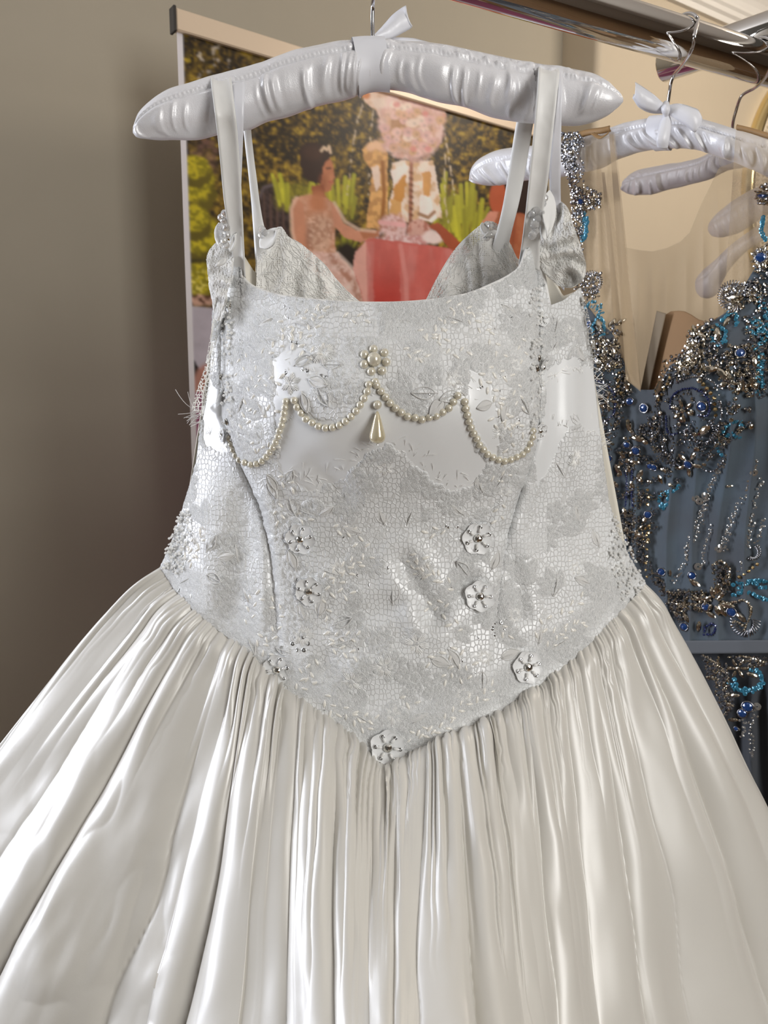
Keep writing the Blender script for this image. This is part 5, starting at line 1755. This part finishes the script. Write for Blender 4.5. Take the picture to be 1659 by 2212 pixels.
# front: left strap panel with its folded edge, right strap panel
dgrid('yoke_panel', [(1238, 284), (1290, 284), (1328, 286)], [(1262, 690), (1320, 740), (1386, 845)], M_YOKE, 60, 100, .004, .003, 531, 0, 9.0)
dgrid('yoke_fold', [(1316, 290), (1325, 290)], [(1352, 820), (1384, 846)], M_YOKE2, 12, 100, -.006, 0, 0, 0)
dgrid('yoke_fold', [(1300, 372), (1306, 372)], [(1330, 740), (1352, 790)], M_YOKE2, 12, 80, -.001, 0, 0, 0)
dgrid('yoke_panel', [(1590, 274), (1640, 286), (1740, 320)], [(1562, 690), (1650, 690), (1760, 690)], M_YOKE, 60, 100, .005, .003, 541, 0, 12.0)
for st in ([(1248, 286, 1250, 300, .868), (1270, 280, 1272, 292, .860), (1300, 276, 1302, 288, .848), (1318, 272, 1320, 284, .842)], [(1592, 270, 1592, 280, .752), (1625, 278, 1624, 288, .742), (1665, 290, 1664, 300, .730)]):
    ribbon('shoulder_trim', st, M_TRIM, blue, 30, 5, .0012, .002)
ribbon('shoulder_trim', [(1276, 290, 1284, 286, .846), (1294, 300, 1300, 294, .838), (1312, 290, 1316, 284, .834)], M_TRIM, blue, 20, 4, .0008)

# beads -----------------------------------------------------------------
M_CRY = mat('crystal', (.60, .55, .46), .05, 1.0)
M_SAPH = mat('sapphire', (.010, .055, .21), .06, .35, 1.0, 0, 1.0)
M_NAVY = mat('navy_bead', (.012, .022, .10), .18, .2, .8, 0, .6)
M_AQUA = mat('aqua_sequin', (.040, .215, .33), .22, .35, .8, 0, .4)
M_GUN = mat('gunmetal_bead', (.34, .34, .36), .16, 1.0)
M_GOLDB = mat('gold_bead', (.66, .50, .26), .12, 1.0)
M_CLEARS = mat('clear_sequin', (.46, .45, .42), .15, .8)
PXD = .84 / FPX

# marquise stone: faceted boat along x
V = []
for z, s in ((0, 1.0), (.22, .72), (.34, .34)):
    for k in range(10):
        a = 2 * PI * k / 10
        V.append((s * math.cos(a) * (1 if abs(math.cos(a)) > .9 else .92), s * .42 * math.sin(a), z))
F = [tuple(f) for f in grid_faces(3, 10, True)] + [tuple(range(20, 30))]
ME_NAV = mesh('marquise_stone', V, F, M_CRY, False)
ME_DIA = mesh('round_stone', [tuple(v.co) for v in ME_STONE.vertices], [tuple(p.vertices) for p in ME_STONE.polygons], M_CRY, False)
ME_SAP = mesh('sapphire_stone', [tuple(v.co) for v in ME_STONE.vertices], [tuple(p.vertices) for p in ME_STONE.polygons], M_SAPH, False)
_cl = [(1.0, -.1), (1.22, .0), (1.28, .22), (1.1, .30), (.98, .2)]
ME_CUP = mesh('stone_setting', [(r * math.cos(2 * PI * k / 14), r * math.sin(2 * PI * k / 14), z) for r, z in _cl for k in range(14)], grid_faces(5, 14, True), M_GUN, False)


def fr(x, y, ang, size, lift=.002, tilt=0.0):
    p, n = dsurf(float(x), float(y), lift)
    a = math.radians(ang)
    q, _ = dsurf(x + 3 * math.cos(a), y + 3 * math.sin(a), lift)
    return frame(p, n, q - p, size, tilt)


rd = np.random.RandomState(99)


def saph(x, y, r):
    o = put('sapphire_stone', ME_SAP, fr(x, y, rd.uniform(0, 90), r * PXD, .0025), blue)
    put('stone_setting', ME_CUP, fr(x, y, 0, r * PXD * .98, .0022), o)


def nav(x, y, ang, L, me=None):
    put('marquise_stone', me or ME_NAV, fr(x, y, ang, (L * PXD, L * PXD * 1.05, L * PXD * .8), .002, rd.uniform(-.2, .2)), blue)


def dia(x, y, r):
    put('round_stone', ME_DIA, fr(x, y, rd.uniform(0, 90), r * PXD, .0022, rd.uniform(-.35, .35)), blue)


for x, y, r in ((323, 490, 24), (1605, 0, 26), (1445, 705, 30), (625, 1060, 27), (738, 1110, 32), (1170, 1095, 34), (605, 1380, 25), (675, 1425, 32), (468, 1480, 28), (780, 1540, 24), (812, 1550, 24), (1065, 1525, 32), (765, 1905, 28), (580, 2085, 30)):
    saph(*Z7(x, y), r * .289)
for x, y, r in ((515, 200, 26), (540, 205, 22), (790, 425, 26), (1000, 450, 26), (1095, 665, 26), (1270, 700, 30), (945, 800, 26), (1375, 1345, 34), (1340, 1390, 28), (1300, 1495, 14)):
    saph(*Z8(x, y), r * .316)
for x, y, r in ((1257, 433, 8), (1650, 416, 11), (1643, 557, 10)):
    saph(x, y, r)


def flower(x, y, n, L, a0=0, mid=True):
    for k in range(n):
        a = a0 + 360 * k / n
        nav(x + L * .95 * math.cos(math.radians(a)), y + L * .95 * math.sin(math.radians(a)), a, L * .62)
    if mid: dia(x, y, L * .34)


flower(*Z7(1025, 1130), 6, 17, 20)
flower(*Z7(450, 1060), 5, 16, 0)
flower(*Z7(1065, 1525), 5, 20, -60, False)
flower(*Z7(610, 1500), 5, 18, 10)
flower(*Z8(1155, 630), 6, 22, 75, False)
flower(*Z8(1310, 1085), 6, 15, 0)
flower(*Z8(620, 150), 5, 13, 30)
flower(*Z7(1440, 935), 4, 15, 10)
flower(*Z7(340, 170), 6, 9, 0)
flower(*Z7(1540, 275), 6, 12, 0)
for x, y, a, L in ((395, 490, 82, 58), (490, 480, 130, 46), (560, 470, 150, 44), (560, 555, 30, 36), (500, 690, 80, 40), (600, 920, 85, 66), (850, 950, 110, 70), (1085, 740, 110, 48), (1220, 820, 5, 62), (1310, 855, 50, 66), (1360, 870, 60, 40), (1180, 1275, -40, 70), (620, 1240, 80, 60), (690, 1335, 15, 62), (540, 1570, 60, 56), (700, 1610, -60, 56), (880, 1570, 20, 40), (855, 1640, 70, 42), (1280, 565, 85, 60), (1160, 570, 30, 46), (1110, 540, 80, 50), (1400, 295, 0, 60), (1350, 470, 120, 44), (1370, 1690, 0, 26), (590, 1890, 70, 46), (700, 2060, 10, 46), (1460, 940, 80, 50), (1525, 930, 60, 46), (1550, 770, 85, 46), (430, 1580, 100, 46), (640, 1680, 90, 40)):
    nav(*Z7(x, y), a, L * .289)
for x, y, a, L in ((590, 300, 80, 40), (1015, 500, 30, 46), (1170, 545, 100, 50), (1240, 655, 12, 52), (1205, 690, 60, 50), (1130, 720, 30, 44), (1100, 610, -30, 40), (1330, 735, 50, 46), (955, 735, 60, 46), (900, 720, 40, 40), (1045, 800, 100, 44), (1250, 1330, 20, 40), (1290, 1270, 0, 36), (1280, 1435, 0, 36), (1410, 1130, 20, 40), (1040, 610, 0, 40), (850, 435, 90, 28)):
    nav(*Z8(x, y), a, L * .316)


# strings of small beads along scrolls
def string(pts, me, step, r, jitter=0.0, name='seed_bead', along=False, lift=.0018, tilt=.3):
    c = np.array(pts, float)
    Ltot = np.linalg.norm(np.diff(smooth_curve(c, 80), axis=0), axis=1).sum()
    n = max(2, int(Ltot / step))
    c = smooth_curve(c, n)
    for i in range(n):
        a = math.degrees(math.atan2(*(c[min(i + 1, n - 1)] - c[max(i - 1, 0)])[::-1]))
        x, y = c[i] + rd.normal(0, jitter, 2)
        put(name, me, fr(x, y, a + (0 if along else rd.uniform(-20, 20)), r * PXD * rd.uniform(.8, 1.15), lift, rd.uniform(-tilt, tilt)), blue)


def small(name, m, sub=1):
    return prim(name, 'ico', m, False, subdivisions=sub, radius=1.0)


ME_NB, ME_GB, ME_SB, ME_AB = small('navy_bead', M_NAVY), small('gunmetal_bead', M_GUN), small('crystal_bead', M_CRY), small('gold_bead', M_GOLDB)
ME_AQ = mesh('aqua_sequin', [(r * math.cos(2 * PI * k / 10), r * math.sin(2 * PI * k / 10), z) for r, z in ((.2, .16), (.6, .12), (1, -.05)) for k in range(10)], grid_faces(3, 10, True), M_AQUA, False)
ME_GBU = spindle('bugle_bead', [(-1, .12), (-1, .32), (1, .32), (1, .12)], M_GUN, 6)
ME_CS = mesh('clear_sequin', [(r * math.cos(2 * PI * k / 10), r * math.sin(2 * PI * k / 10), z) for r, z in ((.25, .12), (.65, .10), (1, -.04)) for k in range(10)], grid_faces(3, 10, True), M_CLEARS, False)
z7 = lambda l: [Z7(*q) for q in l]
z8 = lambda l: [Z8(*q) for q in l]
for p in ([(380, 900), (470, 960), (510, 1050), (500, 1150), (420, 1220)], [(935, 1110), (945, 1030), (1010, 975), (1110, 965), (1190, 1010), (1225, 1090), (1210, 1160), (1140, 1160)], [(905, 1170), (905, 1250), (930, 1300), (985, 1295)], [(595, 1570), (605, 1700), (595, 1840)], [(645, 1580), (640, 1700), (650, 1850)]):
    string(z7(p), ME_NB, 4.6, 2.9, .4, 'navy_bead')
string(z8([(1080, 850), (1090, 800), (1130, 780), (1160, 800), (1140, 850), (1100, 855)]), ME_NB, 4.6, 3.4, .8, 'navy_bead')
for p in ([(540, 850), (530, 900), (530, 945), (555, 1000)], [(935, 885), (915, 930), (885, 980), (850, 1050)], [(1180, 935), (1215, 975), (1255, 1030), (1260, 1090), (1270, 1160)], [(760, 1720), (765, 1780), (760, 1830)], [(770, 1990), (765, 2030), (765, 2090)]):
    string(z7(p), ME_AB, 9.5, 4.6, .3, 'gold_bead')
string(z8([(1320, 460), (1370, 430), (1400, 405), (1440, 375)]), ME_AB, 9, 4.4, .3, 'gold_bead')
string(z8([(680, 130), (690, 200), (690, 290), (680, 400), (690, 460)]), ME_AB, 13, 4.2, .3, 'gold_bead')
for p in ([(860, 1310), (880, 1400), (920, 1450), (960, 1410)], [(1170, 1560), (1230, 1580), (1300, 1540), (1320, 1480)], [(1010, 1290), (1060, 1340), (1120, 1350)], [(1200, 1450), (1290, 1370), (1330, 1300)], [(840, 1000), (830, 1080), (860, 1180), (850, 1290)], [(760, 1180), (790, 1240), (800, 1330)], [(1300, 1060), (1310, 1170), (1270, 1280), (1190, 1380)], [(980, 920), (1090, 880), (1200, 890), (1310, 960)]):
    string(z7(p), ME_GB, 4.4, 2.8, .5, 'gunmetal_bead')
for p in ([(1140, 380), (1190, 350), (1250, 390), (1250, 470), (1200, 520), (1150, 560)], [(1150, 600), (1250, 640), (1350, 620), (1400, 680), (1380, 760), (1350, 820)], [(1270, 790), (1290, 760), (1340, 790)], [(870, 580), (930, 560), (1010, 590), (1060, 640), (960, 650), (880, 640)], [(1080, 1000), (1150, 1040), (1210, 1090), (1250, 1150)], [(1100, 1150), (1170, 1150), (1190, 1200)], [(1150, 1110), (1180, 1010)], [(1330, 1000), (1420, 1020), (1500, 1040)]):
    string(z8(p), ME_SB, 5.0, 3.6, .6, 'crystal_bead')
# fans of bugles round the scroll ends
for (cx, cy, r0, r1, a0, a1, n, Z) in ((1360, 770, 50, 105, -10, 190, 17, Z8), (1410, 290, 30, 62, -60, 120, 12, Z8), (1400, 280, 70, 118, 60, 330, 26, Z7), (345, 170, 50, 85, -140, 100, 20, Z7), (1180, 1280, 70, 110, -60, 180, 18, Z7), (1070, 1290, 10, 40, 150, 260, 7, Z7)):
    for k in range(n):
        a = a0 + (a1 - a0) * k / (n - 1)
        c, s = math.cos(math.radians(a)), math.sin(math.radians(a))
        rm = (r0 + r1) / 2
        x, y = Z(cx + rm * c, cy + rm * s)
        L = (r1 - r0) / 2 * .3
        put('bugle_bead', ME_GBU, fr(x, y, a + 25, (L * PXD, 4.2 * PXD, 4.2 * PXD), .0025), blue)
# aqua sequins
for p in ([(290, 380), (310, 340), (350, 320), (400, 350), (410, 400)], [(360, 560), (350, 500), (390, 440), (430, 480), (430, 550), (400, 590)], [(1310, 470), (1340, 430), (1390, 400), (1420, 440), (1420, 500)], [(1240, 540), (1270, 500), (1320, 520), (1340, 580), (1310, 640), (1260, 640), (1240, 590)], [(1500, 660), (1570, 680), (1610, 740), (1600, 850), (1610, 950)], [(1600, 800), (1600, 950)], [(1290, 1330), (1350, 1240), (1420, 1210), (1480, 1250)], [(1300, 1380), (1370, 1300), (1440, 1330)], [(1280, 1400), (1310, 1470)], [(990, 1690), (940, 1740), (880, 1740), (850, 1800), (880, 1850)], [(930, 1700), (900, 1830), (850, 1850)], [(1540, 450), (1600, 470), (1640, 560)], [(1500, 520), (1560, 560), (1600, 540)]):
    string(z7(p), ME_AQ, 4.2, 3.9, 1.6, 'aqua_sequin', tilt=.9)
for p in ([(1290, 520), (1370, 490), (1450, 480), (1520, 500)], [(1320, 530), (1400, 500), (1500, 540)], [(1270, 580), (1380, 570), (1500, 620)], [(1250, 1180), (1290, 1220), (1360, 1230), (1440, 1220), (1480, 1170), (1450, 1110), (1400, 1090)], [(1270, 1190), (1330, 1240), (1420, 1240), (1490, 1180)], [(1280, 1150), (1300, 1190)]):
    string(z8(p), ME_AQ, 4.4, 4.4, 1.8, 'aqua_sequin', tilt=.9)
for p in ([(1270, 470), (1262, 520), (1256, 500), (1262, 476)], [(1650, 470), (1645, 500), (1655, 520)], [(1262, 460), (1268, 500), (1258, 520)]):
    string(p, ME_AQ, 4.6, 4.4, .8, 'aqua_sequin')
for p in ([(1622, 690), (1640, 720), (1640, 790), (1632, 850)], [(1640, 640), (1655, 690), (1650, 740)], [(1270, 660), (1290, 668), (1300, 690)]):
    string(p, ME_AQ, 3.6, 4.2, 3.0, 'aqua_sequin', tilt=.9)
flower(1258, 432, 9, 17, 0, False)
flower(1648, 557, 9, 17, 0, False)
flower(1655, 416, 9, 18, 0, False)
# single round rhinestones, larger ones by hand
for _ in range(70):
    x, y = rd.uniform(1290, 1660), rd.uniform(690, 1160)
    poly = z7([(330, 560), (540, 480), (560, 700), (640, 940), (820, 960), (900, 760), (1080, 520), (1250, 440), (1540, 420), (1600, 900), (1530, 1250), (1290, 1500), (900, 1800), (800, 2200), (560, 2140), (430, 1640), (360, 1000)])
    if in_poly(x, y, poly): dia(x, y, rd.uniform(4, 7))

# the mass of tiny beads between the motifs: nobody could count them
_kinds = [('silver_beading', ME_SB), ('gunmetal_beading', ME_GB), ('smoky_beading', small('smoky_bead', mat('smoky_bead', (.20, .21, .24), .22, .8)))]
_mbs = [MB() for _ in _kinds]
_geo = [(np.array([v.co for v in me.vertices]), [tuple(p.vertices) for p in me.polygons]) for _, me in _kinds]


def scatter(poly, n, w, lo=1.8, hi=4.0, dens=None):
    q = np.array(poly); a, b = q.min(0), q.max(0)
    c = 0
    for _ in range(n * 12):
        x, y = rd.uniform(a[0], b[0]), rd.uniform(a[1], b[1])
        if not in_poly(x, y, poly): continue
        if dens is not None and noise2(x / 17, y / 17, dens) < .45: continue
        k = rd.choice(3, p=w)
        p, nn = dsurf(x, y, rd.uniform(.0005, .003))
        s = np.array([rd.uniform(lo, hi), rd.uniform(lo, hi), rd.uniform(lo, hi)]) * PXD
        _mbs[k].add(p + _geo[k][0] * s, _geo[k][1])
        c += 1
        if c >= n: break


scatter(z7([(290, 560), (420, 520), (540, 470), (550, 700), (620, 900), (650, 1000), (600, 1100), (500, 1400), (420, 1500), (380, 1300), (340, 900)]), 620, [.45, .3, .25])
scatter(z7([(300, 620), (520, 600), (560, 800), (400, 820), (320, 780)]), 220, [.8, .15, .05], 3, 5)
scatter(z7([(880, 760), (1050, 660), (1060, 540), (1240, 440), (1300, 640), (1560, 640), (1590, 900), (1400, 1000), (1250, 860), (1000, 900), (900, 980), (830, 1000)]), 620, [.55, .3, .15], 2, 4.4)
scatter(z7([(1060, 620), (1180, 640), (1130, 780), (1040, 880), (1000, 820)]), 120, [.9, .1, 0], 3.4, 5.4)
scatter(z7([(440, 1500), (800, 1150), (900, 1400), (1100, 1650), (950, 1720), (820, 1900), (860, 2100), (700, 2200), (560, 2150), (480, 1800)]), 760, [.35, .35, .30], 1.8, 4, 601)
scatter(z7([(1280, 1450), (1530, 1200), (1590, 900), (1500, 1000), (1360, 1050), (1200, 1500)]), 220, [.4, .3, .3], 2, 3.8, 602)
scatter(z7([(800, 1000), (1300, 940), (1300, 1300), (1150, 1500), (850, 1550), (760, 1300)]), 300, [.3, .4, .3], 1.8, 3.4, 603)
scatter(z8([(430, 0), (620, 30), (700, 300), (860, 600), (1000, 680), (900, 780), (800, 600), (600, 300)]), 380, [.3, .35, .35], 2, 4.2)
scatter(z8([(820, 560), (960, 540), (1090, 560), (1120, 700), (960, 690), (850, 680)]), 200, [.5, .3, .2], 2.4, 4.4)
scatter(z8([(1060, 990), (1250, 1060), (1250, 1170), (1300, 1330), (1230, 1420), (1150, 1250), (1090, 1100)]), 260, [.4, .3, .3], 2.2, 4.2)
scatter(z8([(1130, 370), (1260, 370), (1260, 560), (1150, 600)]), 110, [.5, .3, .2], 2.6, 4.4)
scatter(z8([(1240, 1000), (1514, 1010), (1514, 1060), (1400, 1080)]), 70, [.5, .3, .2], 2.6, 4.4)
# beaded strap edges
scatter([(1213, 288), (1250, 284), (1262, 300), (1244, 330), (1252, 420), (1240, 440), (1228, 380), (1214, 340)], 420, [.2, .5, .3], 1.8, 3.6)
scatter([(1234, 400), (1262, 400), (1300, 410), (1298, 450), (1262, 460), (1256, 560), (1270, 640), (1250, 640), (1240, 520)], 420, [.35, .4, .25], 1.8, 4)
scatter([(1640, 395), (1680, 390), (1680, 450), (1636, 440)], 90, [.4, .4, .2], 2, 4)
scatter([(1625, 545), (1640, 540), (1680, 500), (1680, 640), (1640, 660), (1600, 640), (1590, 620), (1630, 600)], 240, [.4, .4, .2], 2, 4.2)
scatter([(1560, 620), (1590, 612), (1640, 640), (1600, 670), (1580, 690), (1560, 650)], 160, [.6, .3, .1], 2, 4.6)
scatter([(1258, 590), (1300, 590), (1300, 640), (1266, 650)], 110, [.4, .4, .2], 2, 4)
scatter([(1600, 690), (1680, 640), (1680, 860), (1636, 860), (1610, 760)], 240, [.4, .35, .25], 2, 4.4)
scatter([(1236, 300), (1262, 300), (1262, 690), (1244, 690)], 260, [.25, .5, .25], 1.6, 3.2)
for (nm, me), mb in zip(_kinds, _mbs):
    tag(new_obj(nm, mesh(nm, mb.v, mb.f, me.materials[0], False), blue), kind='stuff')
# wandering columns of sequins on the skirt panels
mb = MB()
_sv = np.array([v.co for v in ME_CS.vertices]); _sf = [tuple(p.vertices) for p in ME_CS.polygons]
for p, n in ((z7([(1580, 1500), (1500, 1700), (1430, 1850), (1370, 2000), (1340, 2190)]), 60), (z7([(1610, 1640), (1560, 1820), (1530, 2000), (1520, 2150)]), 34), (z7([(1340, 1480), (1250, 1660), (1170, 1860), (1100, 2020), (1040, 2200)]), 70), (z7([(1300, 1500), (1220, 1720), (1180, 1900)]), 36),
             (z8([(1290, 0), (1250, 120), (1200, 260)]), 26), (z8([(1410, 40), (1370, 200), (1330, 420)]), 40), (z8([(1070, 60), (1000, 240), (880, 500)]), 46), (z8([(1130, 120), (1090, 250), (1060, 400)]), 24), (z8([(1480, 60), (1440, 240)]), 20), (z8([(1430, 1360), (1400, 1500), (1405, 1680)]), 30), (z8([(1350, 1420), (1330, 1560)]), 16)):
    c = smooth_curve(p, n)
    for i in range(n):
        x, y = c[i] + rd.normal(0, 3.0, 2)
        M = fr(x, y, rd.uniform(0, 360), rd.uniform(1.7, 2.9) * PXD, .0015, rd.uniform(-.6, .6))
        mb.add([M @ Vector(v) for v in _sv], _sf)
tag(new_obj('sequin_columns', mesh('sequin_columns', mb.v, mb.f, M_CLEARS, False), blue), kind='stuff')
for x, y in (Z7(1120, 1785), Z7(1150, 1805), Z7(1185, 1765), Z7(1550, 1590), Z7(1295, 2155), Z8(1040, 390), Z8(1180, 270), Z8(1440, 1345)):
    put('clear_sequin', ME_CS, fr(x, y, 0, 8.5 * PXD, .0018, rd.uniform(-.4, .4)), blue)

for nm, (mb, me, par) in REST.items():
    tag(new_obj(nm + 's', mesh(nm + 's', mb.v, mb.f, me.materials[0], nm == 'rice_bead'), par), kind='stuff')
